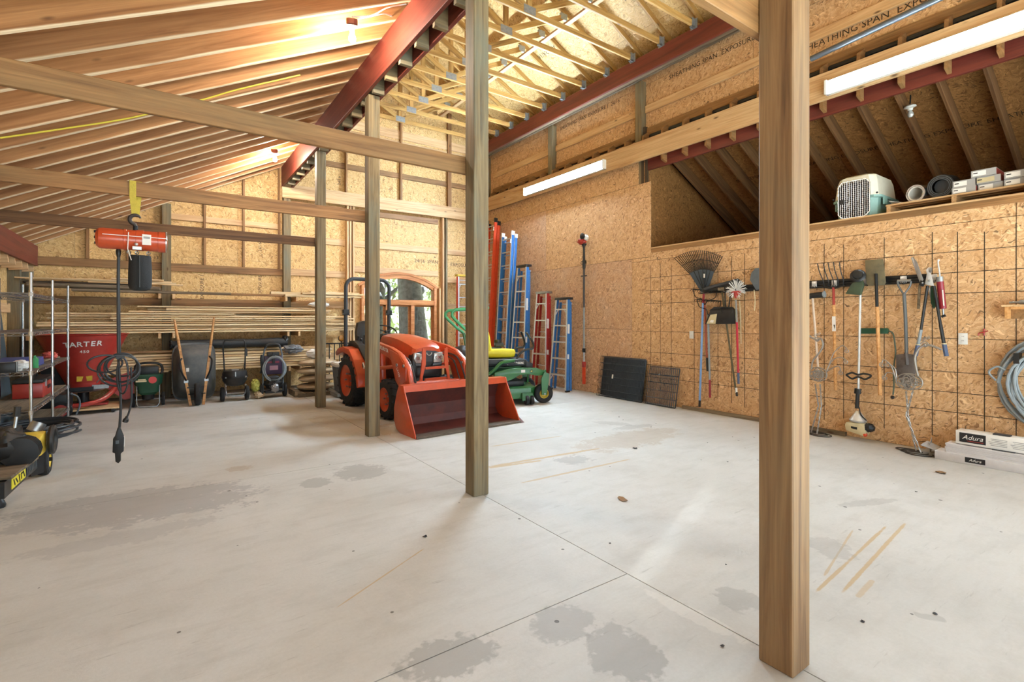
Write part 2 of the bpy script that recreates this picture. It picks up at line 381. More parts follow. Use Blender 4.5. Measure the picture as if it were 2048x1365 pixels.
BEIGE = plain('beige_plastic', 'd2c49c', .5, dirt='a89a72')
TEAL = plain('kennel_teal', '8fb5ae', .5, dirt='79a099')
CREAM = plain('kennel_cream', 'e4e0cf', .5, dirt='cfcab8')
MAROON = plain('grease_red', '8c1f2e', .35, coat=.4)
LENS = plain('lamp_lens', 'c9cbc8', .12, metal=.3)
SHEETG = plain('slate_sheet', '47545a', .55, dirt='3a454b')
PIPE = plain('grey_pipe', '54585b', .3, metal=.2, coat=.3)
PIPEK = plain('black_pipe', '1c1f22', .35)
RUSTIRON = plain('dark_iron', '3f3a37', .5, metal=.5, dirt='5b4636')
IRON = plain('sculpture_iron', 'a39d96', .4, metal=.6, dirt='776a5c')
WINW = wood('window_fir', 'cf8f58', 'bb7744', '955829', knots=0, vary=.08)
BARK = plain('tree_bark', '8a8785', .9, dirt='57534f', dirt_amt=.9, dscale=7, bmp=.9, bs=12)
GROUND = plain('grassy_ground', '7d8055', .9, dirt='5c6440', dirt_amt=.9, dscale=3)
LEAF = plain('leaf_green', 'a9b08a', .8, dirt='86946a', dirt_amt=.8, dscale=20)
LEAFB = plain('dry_leaf', '8a6a48', .8)
GRAVEL = plain('gravel_drive', 'bdb5a8', .9, dirt='98907f', dirt_amt=.8, dscale=9)
FLUO = emit('fluorescent_tube', 'd3ecff', 760); FLUO2 = emit('fluorescent_tube_old', 'd3ecff', 270)
BULB = emit('bulb_glow', 'fff1de', 2200)

def glassmat():
    m, nt, p = newmat('window_glass'); p.inputs['Base Color'].default_value = (1, 1, 1, 1); p.inputs['Roughness'].default_value = 0
    tr = nd(nt, 'ShaderNodeBsdfTransparent'); gl = nd(nt, 'ShaderNodeBsdfGlossy'); gl.inputs['Roughness'].default_value = .02
    mx = nd(nt, 'ShaderNodeMixShader'); fr = nd(nt, 'ShaderNodeFresnel'); fr.inputs[0].default_value = 1.45
    nt.links.new(fr.outputs[0], mx.inputs[0]); nt.links.new(tr.outputs[0], mx.inputs[1]); nt.links.new(gl.outputs[0], mx.inputs[2])
    nt.links.new(mx.outputs[0], nt.nodes['Material Output'].inputs[0]); return m
GLASS = glassmat()

# stains on the slab: centre, long axis, half length, half width, strength, colour - all real marks of their own shape
def seg(u0, v0, u1, v1, wpx, s, c):
    a = at(u0, v0, 2, 0); b = at(u1, v1, 2, 0); d = math.atan2(b.y - a.y, b.x - a.x)
    return ((a + b) / 2, d, (b - a).length / 2, wpx, s, c)
DAMP = '9d9a97'; OIL = '98948d'; RUST = 'b79a6c'; BROWN = 'a48f74'
STAINS = [seg(0, 1045, 500, 985, .42, .85, DAMP), seg(30, 1120, 420, 1040, .13, .45, DAMP), seg(600, 970, 660, 962, .13, .8, OIL), seg(672, 950, 770, 940, .24, .8, OIL),
          seg(450, 940, 500, 935, .1, .6, BROWN), seg(800, 1345, 990, 1285, .13, .9, OIL), seg(1060, 1250, 1185, 1240, .14, .75, OIL), seg(1180, 1310, 1305, 1300, .2, .8, OIL),
          seg(1115, 922, 1185, 918, .14, .7, OIL), seg(980, 934, 1200, 897, .03, 1, RUST), seg(980, 936, 1080, 922, .03, 1, RUST), seg(1050, 965, 1255, 920, .02, .9, RUST),
          seg(985, 893, 1120, 873, .02, .8, RUST), seg(1635, 1182, 1770, 1055, .011, 1, RUST), seg(1686, 1184, 1808, 1050, .012, 1, RUST), seg(1650, 1150, 1705, 1062, .008, .8, RUST),
          seg(1715, 1195, 1745, 1162, .015, .7, RUST), seg(675, 1215, 845, 1100, .006, .9, RUST), seg(1170, 900, 1340, 860, .3, .5, BROWN), seg(1230, 860, 1300, 850, .1, .5, OIL),
          seg(1190, 845, 1260, 850, .12, .5, OIL), seg(1640, 1075, 1700, 1130, .12, .5, OIL), seg(1690, 1012, 1780, 1000, .06, .5, OIL), seg(640, 835, 760, 868, .3, .4, BROWN),
          seg(770, 868, 800, 850, .3, .6, RUST), seg(1470, 1180, 1500, 1230, .12, .6, OIL), seg(1830, 1230, 1890, 1240, .03, .6, OIL), seg(1290, 1180, 1500, 1290, .05, .4, WHITEP and 'dcd6cc')]
def concrete():
    m, nt, p = newmat('concrete_slab'); L = nt.links
    ge = nd(nt, 'ShaderNodeNewGeometry'); P = ge.outputs['Position']
    n1 = noise(nt, P, .7, 6, .62); n2 = noise(nt, scaled(nt, P, (2.2, 9, 1)), 1, 6, .65); n3 = noise(nt, P, 55, 4, .7)
    n4 = noise(nt, P, 3.2, 6, .66)
    c = ramp(nt, n1, [(.3, lin('c0bcb4')), (.5, lin('c9c6bf')), (.7, lin('d2d0cb'))])
    c = mixc(nt, ramp(nt, n4, [(.5, (0, 0, 0, 1)), (.78, (.5, .5, .5, 1))]), c, lin('aaa69e'))
    c = mixc(nt, ramp(nt, n2, [(.5, (0, 0, 0, 1)), (.8, (.55, .55, .55, 1))]), c, lin('aeaaa1'))
    c = mixc(nt, mathn(nt, 'MULTIPLY', n3, .30), c, lin('8f877b'))
    wn = nd(nt, 'ShaderNodeTexNoise'); wn.inputs['Scale'].default_value = 5; wn.inputs['Detail'].default_value = 5; L.new(P, wn.inputs['Vector'])
    wf = nd(nt, 'ShaderNodeTexNoise'); wf.inputs['Scale'].default_value = 26; wf.inputs['Detail'].default_value = 3; L.new(P, wf.inputs['Vector'])
    wob = mathn(nt, 'ADD', mathn(nt, 'MULTIPLY', mathn(nt, 'SUBTRACT', wn.outputs[0], .5), 3.4), mathn(nt, 'MULTIPLY', mathn(nt, 'SUBTRACT', wf.outputs[0], .5), 2.2))
    sx = nd(nt, 'ShaderNodeSeparateXYZ'); L.new(P, sx.inputs[0])
    for (ctr, d, hl, hw, s, col) in STAINS:
        cs, sn = math.cos(d), math.sin(d)
        dx = mathn(nt, 'SUBTRACT', sx.outputs[0], ctr.x); dy = mathn(nt, 'SUBTRACT', sx.outputs[1], ctr.y)
        a = mathn(nt, 'DIVIDE', mathn(nt, 'ADD', mathn(nt, 'MULTIPLY', dx, cs), mathn(nt, 'MULTIPLY', dy, sn)), hl * 1.05)
        b = mathn(nt, 'DIVIDE', mathn(nt, 'SUBTRACT', mathn(nt, 'MULTIPLY', dy, cs), mathn(nt, 'MULTIPLY', dx, sn)), hw)
        if hw < .04: a = mathn(nt, 'POWER', mathn(nt, 'ABSOLUTE', a), 6)
        r = mathn(nt, 'ADD', mathn(nt, 'MULTIPLY', a, a), mathn(nt, 'MULTIPLY', b, b))
        r = mathn(nt, 'ADD', r, mathn(nt, 'MULTIPLY', wob, .9 if hw > .04 else .5))
        f = ramp(nt, mathn(nt, 'DIVIDE', r, 2), [(.40 if hw > .04 else .2, (s * .8,) * 3 + (1,)), (.58, (0, 0, 0, 1))])
        c = mixc(nt, f, c, lin(col))
    vo = nd(nt, 'ShaderNodeTexVoronoi'); vo.inputs['Scale'].default_value = 5.5; L.new(P, vo.inputs['Vector'])
    sp = nd(nt, 'ShaderNodeSeparateColor'); L.new(vo.outputs['Color'], sp.inputs[0])
    spk = mathn(nt, 'MULTIPLY', mathn(nt, 'LESS_THAN', vo.outputs['Distance'], mathn(nt, 'MULTIPLY', sp.outputs[1], .075)), mathn(nt, 'LESS_THAN', sp.outputs[0], .55))
    c = mixc(nt, mathn(nt, 'MULTIPLY', spk, .8), c, lin('4b4740'))
    ss = noise(nt, scaled(nt, P, (3, 26, 1)), 1, 5, .7)
    c = mixc(nt, ramp(nt, ss, [(.62, (0, 0, 0, 1)), (.75, (.5, .5, .5, 1))]), c, lin('7d766c'))
    L.new(c, p.inputs['Base Color']); p.inputs['Roughness'].default_value = .55; p.inputs['Specular IOR Level'].default_value = .3
    bump(nt, p, mathn(nt, 'ADD', n3, n2), .12, .006); return m
CONC = concrete()
# ------------------------------------------------------------------ structure
def polypanel(name, O, ux, uy, poly, t, mat, parent=None):
    o = MB().prism(poly, t, X=(1, 0, 0), Y=(0, 1, 0)).build(name, mat, parent, smooth=False)
    ux, uy = V(ux), V(uy); n = ux.cross(uy); R = M((ux, uy, n)).transposed().to_4x4(); R.translation = V(O); o.matrix_local = R; return o
XL, YB, YF = -1.95, 11.2, -2.85
PX0, PX1 = 2.035, 2.175
SL = .516
def zl(x): return 4.55 + SL * (x - 2.0)          # underside of the lean-to rafters
fl = struct('floor')
MB().bx(XL - .4, 10.6, YF - .3, YB + .3, -.12, -.014).build('sub_base', plain('joint_dirt', '2e2b28', .9), fl, smooth=False)
XJ = 2.125
ys = [YF, 1.905, 5.0, 8.0, YB + .05]
for a, b in zip(ys, ys[1:]):
    MB().bx(XL - .05, XJ - .003, a + .003, b - .003, -.1, 0).build('slab', CONC, fl, smooth=False)
for a, b in ((YF, 6.4), (6.4, YB + .05)):
    MB().bx(XJ + .003, 7.1, a + .002, b - .002, -.1, 0).build('slab', CONC, fl, smooth=False)
MB().bx(-14, 20, -22, YF - .02, -.16, -.03).build('apron', plain('apron_concrete', 'c4beb2', .9), fl, smooth=False)
outside = MB().bx(-40, 50, -40, 60, -.3, -.13).build('ground', GROUND, smooth=False, kind='structure')

# --- back wall
wb = struct('wall_back')
def col_back(x0, x1, zs, top=None, mat=O_BACK):
    g = .0015
    for a, b in zip(zs, zs[1:]):
        panel('osb_panel', (x0 + g, YB + .006, a + g), (1, 0, 0), (0, 0, 1), x1 - x0 - 2 * g, b - a - 2 * g, .012, mat, wb, b=0)
    if top:
        polypanel('osb_panel', (x0, YB + .006, zs[-1]), (1, 0, 0), (0, 0, 1), [(g, g), (x1 - x0 - g, g), (x1 - x0 - g, top[1] - zs[-1]), (g, top[0] - zs[-1])], .012, mat, wb)
xs = [XL - .01, -1.22, 0.0, 1.22, 2.125]
for a, b in zip(xs, xs[1:]): col_back(a, b, [0, 1.22, 2.42] if a < -1 else [0, 1.22, 2.44, 2.6], (zl(a) + .2, zl(b) + .2))
def zr(x): return 6.06 + .5 * (2.6 - abs(x - 4.44)) + .02
WX0, WX1, WZ0 = 3.66, 5.53, .78
for a, b in ((2.125, 3.33), (5.86, 7.0)): col_back(a, b, [0, 1.22, 2.44, 3.66, 4.88, 5.9], (zr(a), zr(b)))
for a, b in ((3.33, WX0), (WX1, 5.86)): col_back(a, b, [0, 1.22, 2.6])
col_back(WX0, WX1, [0, WZ0])
for a, b in ((3.33, 4.44), (4.44, 5.86)): col_back(a, b, [2.6, 3.66, 4.88, 5.9], (zr(a), zr(b)))
ACX, ARZ, ASP = (WX0 + WX1) / 2, 2.47, 2.18                     # segmental arch: crown and springing
hw = (WX1 - WX0) / 2; AR = (hw * hw + (ARZ - ASP) ** 2) / (2 * (ARZ - ASP)); ACZ = ARZ - AR
def arch_pts(r, n=14, half=None):
    h = half or hw; a = math.asin(min(1, h / r)); return [(ACX + r * math.sin(-a + 2 * a * i / n), ACZ + r * math.cos(-a + 2 * a * i / n)) for i in range(n + 1)]
ap = arch_pts(AR)
polypanel('osb_panel', (0, YB + .006, 0), (1, 0, 0), (0, 0, 1), [(WX1, 2.6), (WX0, 2.6)] + ap, .012, O_BACK, wb)
BP = [-1.80, .06, 2.105, 3.45, 5.74, 6.92]                       # posts let into the back wall
for i, x in enumerate(BP):
    zt = zl(x) if x < 2 else (4.15 if x < 3 else 5.9)
    if i == 3:
        for dx in (-.1, -.04, .03): board('jamb_stud', (x + dx, YB - .07, 0), (x + dx, YB - .07, 4.1), .038, .12, W_PALE, wb)
        board('stud', (x - .12, YB - .06, 4.2), (x - .12, YB - .06, 5.9), .038, .1, W_TIE, wb)
    elif i == 4:
        board('jamb_stud', (x - .13, YB - .07, 0), (x - .13, YB - .07, 2.2), .04, .12, W_PALE, wb)
        board('jamb_stud', (x - .04, YB - .07, 0), (x - .04, YB - .07, 4.1), .05, .12, W_PALE, wb)
        board('jamb_stud', (x + .05, YB - .07, 0), (x + .05, YB - .07, 4.1), .05, .12, W_POST, wb)
        board('stud', (x + .16, YB - .05, 4.2), (x + .16, YB - .05, 6.6), .1, .08, W_TIE, wb)
    else:
        board('post', (x, YB - .07, 0), (x, YB - .07, zt), .14, .14, W_POST, wb)
def girts(x0, x1, z, h=.14, mat=W_PALE): board('girt', (x0, YB - .02, z), (x1, YB - .02, z), .038, h, mat, wb)
for z, m_ in ((2.40, W_TIE), (1.75, W_TIE), (.62, W_TIE)):
    for a, b in ((-1.73, -.01), (.13, 2.035)): girts(a, b, z, .14, m_)
for a, b in ((2.175, 3.32), (5.83, 6.85)):
    for z in (.62, 1.75, 2.42, 3.13): girts(a, b, z)
girts(3.5, 5.6, 2.56, .13); girts(3.5, 5.6, 3.13, .14); girts(3.5, 5.6, 3.85, .12, W_TIE); girts(2.175, 3.32, 3.85, .12, W_TIE); girts(2.2, 6.85, 4.83, .12, W_TIE); girts(2.2, 6.85, 5.55, .2); girts(2.2, 6.85, 5.8, .2)
for x in (.66, 1.32, 1.97): board('stud', (x, YB - .03, 2.47), (x, YB - .03, zl(x) + .02), .04, .06, W_TIE, wb)
for a, b in ((.13, .64), (.68, 1.30), (1.34, 1.95)): girts(a, b, 3.34 + .0 * a, .11)
for x in (-1.05, -.5): board('stud', (x, YB - .03, 2.47), (x, YB - .03, zl(x) + .02), .04, .06, W_TIE, wb)
for x in (2.84, 4.62): board('stud', (x, YB - .04, 4.2), (x, YB - .04, 6.4 if x > 4 else 5.9), .05, .08, W_TIE, wb)
board('header', (2.0, YB - .16, 4.07), (6.85, YB - .16, 4.10), .04, .285, W_PALE, wb)
board('sill_plate', (XL, YB - .05, .02), (WX1 + 1.3, YB - .05, .02), .09, .04, W_OLD, wb)
# --- the arched window
w1 = struct('window_1')
YW = YB - .05
fr = MB()
fr.bx(WX0, WX0 + .07, YW - .06, YB + .08, WZ0, ASP + .02); fr.bx(WX1 - .07, WX1, YW - .06, YB + .08, WZ0, ASP + .02); fr.bx(WX0, WX1, YW - .08, YB + .08, WZ0 - .03, WZ0 + .06)
fr.build('window_frame', WINW, w1, bevel=.003)
a1, a2 = arch_pts(AR + .01), arch_pts(AR - .075, half=hw - .02)
MB().prism(a1 + a2[::-1], .12, O=(0, YB, 0)).build('arch_head', WINW, w1)
a3, a4 = arch_pts(AR + .075, half=hw + .06), arch_pts(AR + .02, half=hw + .04)
MB().prism(a3 + a4[::-1], .04, O=(0, YB - .04, 0)).build('arch_trim', WINW, w1)
MB().bx(WX0 + .06, WX1 - .06, YW - .05, YB + .06, 1.77, 1.89).build('transom', WINW, w1, bevel=.004)
for x in (4.28, 4.905): MB().bx(x - .045, x + .045, YW - .04, YB + .05, WZ0 + .05, 1.78).build('mullion', WINW, w1, bevel=.004)
for a, b in ((WX0 + .07, 4.235), (4.325, 4.86), (4.95, WX1 - .07)):
    f = MB(); f.bx(a, a + .035, YB, YB + .03, WZ0 + .06, 1.77); f.bx(b - .035, b, YB, YB + .03, WZ0 + .06, 1.77)
    f.bx(a, b, YB, YB + .03, WZ0 + .06, WZ0 + .1); f.bx(a, b, YB, YB + .03, 1.735, 1.77); f = f.build('sash', WINW, w1, smooth=False)
    MB().bx(a + .03, b - .03, YB + .012, YB + .017, WZ0 + .09, 1.745).build('pane', GLASS, f, smooth=False)
g = arch_pts(AR - .06, half=hw - .06)
MB().prism([(WX1 - .06, 1.88), (WX0 + .06, 1.88)] + g, .005, O=(0, YB + .015, 0)).build('pane', GLASS, w1, smooth=False)

# --- right wall: boarded below, open loft above the near half
wr = struct('wall_right')
def rp(y0, y1, z0, z1, mat, x=WX):
    g = .003; panel('osb_panel', (x + .006, y0 + g, z0 + g), (0, 1, 0), (0, 0, 1), y1 - y0 - 2 * g, z1 - z0 - 2 * g, .012, mat, wr, b=0)
rp(8.46, YB, 2.5, 3.8, O_ROSE); rp(5.61, 8.46, 2.5, 3.8, O_RIGHT); rp(8.46, YB, 3.8, 4.2, O_RIGHT); rp(5.88, 8.46, 3.8, 4.2, O_RIGHT)
rp(6.03, 8.46, 1.25, 2.5, O_ROSE); rp(8.46, YB, 1.25, 2.5, O_ROSE); rp(6.03, 8.46, 0, 1.25, O_ROSE); rp(8.46, YB, 0, 1.25, O_ROSE)
yy = [6.03, 3.59, 1.15, -.85, YF]
for a, b in zip(yy, yy[1:]):
    rp(b, a, 0, 1.22, O_RIGHT); rp(b, a, 1.22, 2.44, O_RIGHT); rp(b, min(a, 5.61), 2.44, 2.575, O_RIGHT)
nl = MB(); nx = WX - .0004
for y in (5.61, 5.41, 5.19, 4.76, 4.35, 4.13, 3.93, 3.3, 2.88, 2.66, 2.24, 1.80, 1.59, 1.38, 1.15, .75, .4):
    t = random.uniform(0, .25); nl.bx(nx - .0004, nx, y - .004, y + .004, .15 + t * .5, 2.38 - t * .3)
for z in (2.14, 1.92, 1.70, .865, .65, .44): nl.bx(nx - .0004, nx, -1.2, 5.75, z - .0035, z + .0035)
nl.build('chalk_grid', INK, wr, smooth=False, kind='stuff')
board('top_plate', (WX + .02, YF, 2.615), (WX + .02, 5.6, 2.615), .05, .09, W_TIE, wr)
board('loft_edge', (WX + .14, YF, 2.65), (WX + .14, 5.6, 2.65), .3, .02, W_PALE, wr)
board('sill_board', (WX - .035, 2.62, .025), (WX - .035, 4.95, .025), .045, .05, W_OLD, wr)
# upper wall
yu = [YB, 8.76, 6.32, 3.88, 1.44, -1.0, YF]
for a, b in zip(yu, yu[1:]):
    rp(b, a, 4.35, 5.57, O_RIGHT, 6.99); rp(b, a, 5.57, 6.05, O_RIGHT, 6.99)
for y in (10.98, 8.34, 5.90, 3.44, .98): board('post', (6.935, y, 2.6 if y < 5 else 3.8), (6.935, y, 5.62), .14, .14, W_POST, wr)
rp(5.61, 6.03, 2.44, 2.5, O_RIGHT)
yp = [10.9, 8.41, 5.97, 3.51, 1.05, -1.4]
for a, b in zip(yp, yp[1:]):
    for z in (5.12, 4.72): board('girt', (6.97, b + .01, z), (6.97, a - .15, z), .04, .13, W_PALE if z > 5 else W_TIE, wr)
board('header', (6.745, YF, 4.31), (6.745, YB - .1, 4.34), .04, .34, W_PALE, wr)
board('header_inner', (6.90, YF, 4.2), (6.90, 5.75, 4.2), .045, .38, W_LVL, wr)
for k in range(34):
    y = 11.0 - .406 * k
    MB().prism([(6.766, 4.08 if y < 5.7 else 4.22), (6.965, 4.02 if y < 5.7 else 4.2), (6.965, 4.62), (6.90, 4.68), (6.78, 4.60), (6.766, 4.5)], .038, O=(0, y, 0)).build('rafter_tail', W_TIE, wr, smooth=False)
MB().tube([(6.955, YF, 4.60), (6.955, 5.7, 4.61)], .045, 10).build('conduit', PIPEK, wr)
MB().bx(6.972, 6.984, YF, 3.3, 4.4, 4.72).build('flashing', DKGREY, wr, smooth=False)
# truss bearing beam
bb = thing('bearing_beam', 'long red engineered beam under the roof trusses along right wall', 'beam')
board('outer_ply', (6.725, YF, 5.78), (6.725, YB - .1, 5.78), .045, .30, W_LVL, bb)
board('inner_ply', (6.87, YF, 5.75), (6.87, YB - .1, 5.75), .045, .24, W_OLD, bb)
board('packing_strip', (6.80, YF, 5.66), (6.80, YB - .1, 5.66), .10, .03, W_OLD, bb)

# --- left wall and front wall
wl = struct('wall_left')
y0 = YB
while y0 > YF:
    y1 = max(YF, y0 - 2.44)
    for a, b in ((0, 1.22), (1.22, 2.44), (2.44, 2.75)): panel('osb_panel', (XL - .006, y1 + .002, a + .002), (0, 1, 0), (0, 0, 1), y0 - y1 - .004, b - a - .004, .012, O_BACK, wl, b=0)
    y0 = y1
for y in (10.75, 8.43, 5.97, 3.51, 1.05, -1.4): board('post', (XL + .07, y, 0), (XL + .07, y, 2.6), .14, .14, W_POST, wl)
for z in (.6, 1.6): board('girt', (XL + .02, YF, z), (XL + .02, YB - .15, z), .04, .14, W_PALE, wl)
for k in range(34): board('rafter_tail', (-1.93, 11.05 - .406 * k, 2.25), (-1.71, 11.05 - .406 * k, 2.27), .038, .14, W_PALE, wl)
eb = thing('eave_beam', 'red engineered eave beam low along left wall behind wire shelving', 'beam')
board('ply', (-1.70, YF, 2.465), (-1.70, YB - .02, 2.465), .045, .33, W_LVL, eb); board('rear_ply', (-1.84, YF, 2.40), (-1.84, YB - .02, 2.40), .04, .2, W_PALE, eb)
wf = struct('wall_front')
def fp(x0, x1, z0, z1): panel('osb_panel', (x0, YF - .006, z0), (1, 0, 0), (0, 0, 1), x1 - x0, z1 - z0, .012, O_BACK, wf, b=0)
fp(XL, -1.45, 0, 2.75); fp(1.95, 2.25, 0, 5.5); fp(6.75, 7.0, 0, 6.0)
polypanel('osb_panel', (0, YF - .006, 0), (1, 0, 0), (0, 0, 1), [(-1.45, 2.62), (1.95, 2.62), (1.95, zl(1.95) + .2), (-1.45, zl(-1.45) + .2)], .012, O_BACK, wf)
polypanel('osb_panel', (0, YF - .006, 0), (1, 0, 0), (0, 0, 1), [(2.25, 3.3), (6.75, 3.3), (6.75, zr(6.75)), (4.44, zr(4.44)), (2.25, zr(2.25))], .012, O_BACK, wf)
# inner wall above the post row, up to the trusses
wi = struct('wall_centre')
for a, b in zip(yu, yu[1:]): panel('osb_panel', (2.10, b + .002, 4.9), (0, 1, 0), (0, 0, 1), a - b - .004, 1.15, .012, O_BACK, wi, b=0)

# --- ceilings
c1 = struct('ceiling')
for k in range(34):
    y = 11.05 - .406 * k
    n = V((-SL, 0, 1)).normalized(); p0, p1 = V((-1.98, y, zl(-1.98))) + n * .1175, V((2.19, y, zl(2.19))) + n * .1175
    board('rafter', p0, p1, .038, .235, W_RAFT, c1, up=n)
sx_ = V((1, 0, SL)).normalized(); nn = V((-SL, 0, 1)).normalized(); Ls = 4.3 / sx_.x
for i in range(6):
    ya = YB - 2.44 * i; yb_ = max(YF, ya - 2.44)
    for j in range(4):
        s0 = 1.22 * j; s1 = min(Ls, s0 + 1.22)
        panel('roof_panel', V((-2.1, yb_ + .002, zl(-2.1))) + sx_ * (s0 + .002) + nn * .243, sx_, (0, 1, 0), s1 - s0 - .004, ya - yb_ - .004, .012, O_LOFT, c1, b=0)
c2 = struct('ceiling_centre')
RX, RZ = 4.44, 6.06 + .5 * 2.6
for sgn in (1, -1):
    ux = V((-sgn, 0, .5)).normalized(); nn2 = V((.5 * sgn, 0, 1)).normalized(); L2 = 2.6 / abs(ux.x)
    for i in range(6):
        ya = YB - 2.44 * i; yb_ = max(YF, ya - 2.44)
        for s0, s1 in ((0, .5), (.5, 1.72), (1.72, L2)):
            O = V((RX + sgn * 2.6, yb_ + .002, 6.06)) + ux * (s0 + .002) + nn2 * .03
            if sgn > 0: panel('roof_panel', O, ux, (0, 1, 0), s1 - s0 - .004, ya - yb_ - .004, .012, O_ROOF, c2, b=0)
            else: panel('roof_panel', O + V((0, ya - yb_ - .004, 0)), ux, (0, -1, 0), s1 - s0 - .004, ya - yb_ - .004, .012, O_ROOF, c2, b=0)
    board('lateral_brace', (RX + sgn * 1.15, 1.5, 6.42), (RX + sgn * 1.15, 11.1, 6.42), .089, .038, W_PALE, c2)
def make_truss(y):
    t = bpy.data.objects.new('roof_truss', None); COL.objects.link(t); t.location = (0, y, 0); t.parent = c2
    board('bottom_chord', (2.12, 0, 5.975), (6.85, 0, 5.975), .038, .089, W_TRUSS, t)
    for s in (1, -1):
        n = V((.5 * s, 0, 1)).normalized()
        board('top_chord', V((RX + s * 2.5, 0, 6.11)) - n * .03, V((RX + s * .01, 0, RZ)) - n * .03, .038, .089, W_TRUSS, t, up=n)
        board('web', (RX + s * .06, 0, 6.03), (RX + s * 1.2, 0, 6.62), .038, .089, W_TRUSS, t)
        MB().bx(RX + s * 1.2 - .07, RX + s * 1.2 + .07, -.0215, .0215, 6.57, 6.68).build('gusset_plate', GALV, t, smooth=False)
    board('king_post', (RX, 0, 6.02), (RX, 0, 7.24), .038, .089, W_TRUSS, t, up=(1, 0, 0))
    MB().bx(RX - .11, RX + .11, -.0215, .0215, 5.94, 6.06).build('gusset_plate', GALV, t, smooth=False)
    h = MB(); h.bx(6.62, 6.70, -.024, -.020, 5.90, 6.05); h.bx(6.62, 6.70, .020, .024, 5.90, 6.05); h.bx(6.62, 6.70, -.024, .024, 5.912, 5.928); h.bx(6.694, 6.70, -.06, .06, 5.90, 6.05)
    h.build('joist_hanger', GALV, t, smooth=False)
for k in range(-1, 14): make_truss(10.15 - .61 * k)
c3 = struct('ceiling_loft')
dn = V((1, 0, -SL)).normalized(); n3 = V((SL, 0, 1)).normalized()
def zf(x): return 4.42 - SL * (x - 6.95)         # underside of the loft rafters
for k in range(22):
    y = 5.55 - .406 * k
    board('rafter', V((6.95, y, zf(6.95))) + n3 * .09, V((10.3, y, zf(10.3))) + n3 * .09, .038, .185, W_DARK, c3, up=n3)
for i in range(4):
    ya = 5.75 - 2.44 * i; yb_ = max(YF, ya - 2.44)
    for j in range(4):
        s0 = 1.22 * j; s1 = min(4.0, s0 + 1.22)
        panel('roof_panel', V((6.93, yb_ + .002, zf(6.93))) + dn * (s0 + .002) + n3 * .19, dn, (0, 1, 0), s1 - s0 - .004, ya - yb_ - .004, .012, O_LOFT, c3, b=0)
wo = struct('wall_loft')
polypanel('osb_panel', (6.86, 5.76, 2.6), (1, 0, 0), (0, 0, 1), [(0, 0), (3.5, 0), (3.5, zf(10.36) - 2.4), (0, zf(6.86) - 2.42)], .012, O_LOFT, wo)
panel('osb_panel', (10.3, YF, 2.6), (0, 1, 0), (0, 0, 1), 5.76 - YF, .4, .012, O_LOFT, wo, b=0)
lf = struct('floor_loft')
for i in range(4):
    ya = 5.75 - 2.44 * i; yb_ = max(YF, ya - 2.44)
    for x0, x1 in ((6.89, 8.11), (8.11, 9.33), (9.33, 10.4)): panel('osb_panel', (x0 + .002, yb_ + .002, 2.64), (1, 0, 0), (0, 1, 0), x1 - x0 - .004, ya - yb_ - .004, .018, O_LOFT, lf, b=0)

# outer sheathing behind every boarded face, so no daylight leaks through the panel joints
SHE = plain('outer_sheathing', '4a3b2b', .9)
b_ = MB(); b_.bx(XL - .1, WX0 - .02, YB + .02, YB + .05, -.1, 7.6); b_.bx(WX1 + .02, 7.2, YB + .02, YB + .05, -.1, 7.6); b_.bx(WX0 - .02, WX1 + .02, YB + .02, YB + .05, -.1, WZ0); b_.bx(WX0 - .02, WX1 + .02, YB + .02, YB + .05, 2.55, 7.6)
b_.build('sheathing', SHE, wb, smooth=False)
b_ = MB(); b_.bx(7.02, 7.05, YF, YB + .05, 4.15, 6.2); b_.bx(6.866, 6.90, YF, 5.7, -.1, 2.6); b_.bx(6.866, 6.90, 5.7, YB + .05, -.1, 4.2); b_.bx(6.866, 7.05, 5.9, YB + .05, 4.16, 4.2); b_.build('sheathing', SHE, wr, smooth=False)
MB().bx(XL - .05, XL - .015, YF, YB + .05, -.1, 2.85).build('sheathing', SHE, wl, smooth=False)
def slab_roof(par, pts): 
    o = MB(); q = [V((x, y, z)) for y in (YF - .05, YB + .06) for x, z in pts]; o.add(q, [(0, 1, 3, 2)] if len(pts) == 2 else [(0, 1, 2, 3), (7, 6, 5, 4), (0, 4, 5, 1), (1, 5, 6, 2), (2, 6, 7, 3), (3, 7, 4, 0)]); return o.build('roofing', SHE, par, smooth=False)
slab_roof(c1, [(-2.2, zl(-2.2) + .285), (2.2, zl(2.2) + .285), (2.2, zl(2.2) + .31), (-2.2, zl(-2.2) + .31)])
slab_roof(c2, [(RX, RZ + .09), (7.1, 6.10), (7.1, 6.14), (RX, RZ + .13)]); slab_roof(c2, [(RX, RZ + .09), (1.90, 6.18), (1.90, 6.22), (RX, RZ + .13)])
slab_roof(c3, [(6.98, zf(6.98) + .235), (10.5, zf(10.5) + .235), (10.5, zf(10.5) + .27), (6.98, zf(6.98) + .27)])
MB().bx(10.31, 10.34, YF, YB, 2.3, 3.1).build('sheathing', SHE, wo, smooth=False); MB().bx(6.9, 10.4, 5.78, 5.82, 2.3, 4.8).build('sheathing', SHE, wo, smooth=False)
MB().bx(6.92, 10.4, YF, 5.8, 2.56, 2.6).build('joist_layer', SHE, lf, smooth=False)
MB().bx(2.09, 2.093, YF, YB, 4.86, 6.1).build('sheathing', SHE, wi, smooth=False)
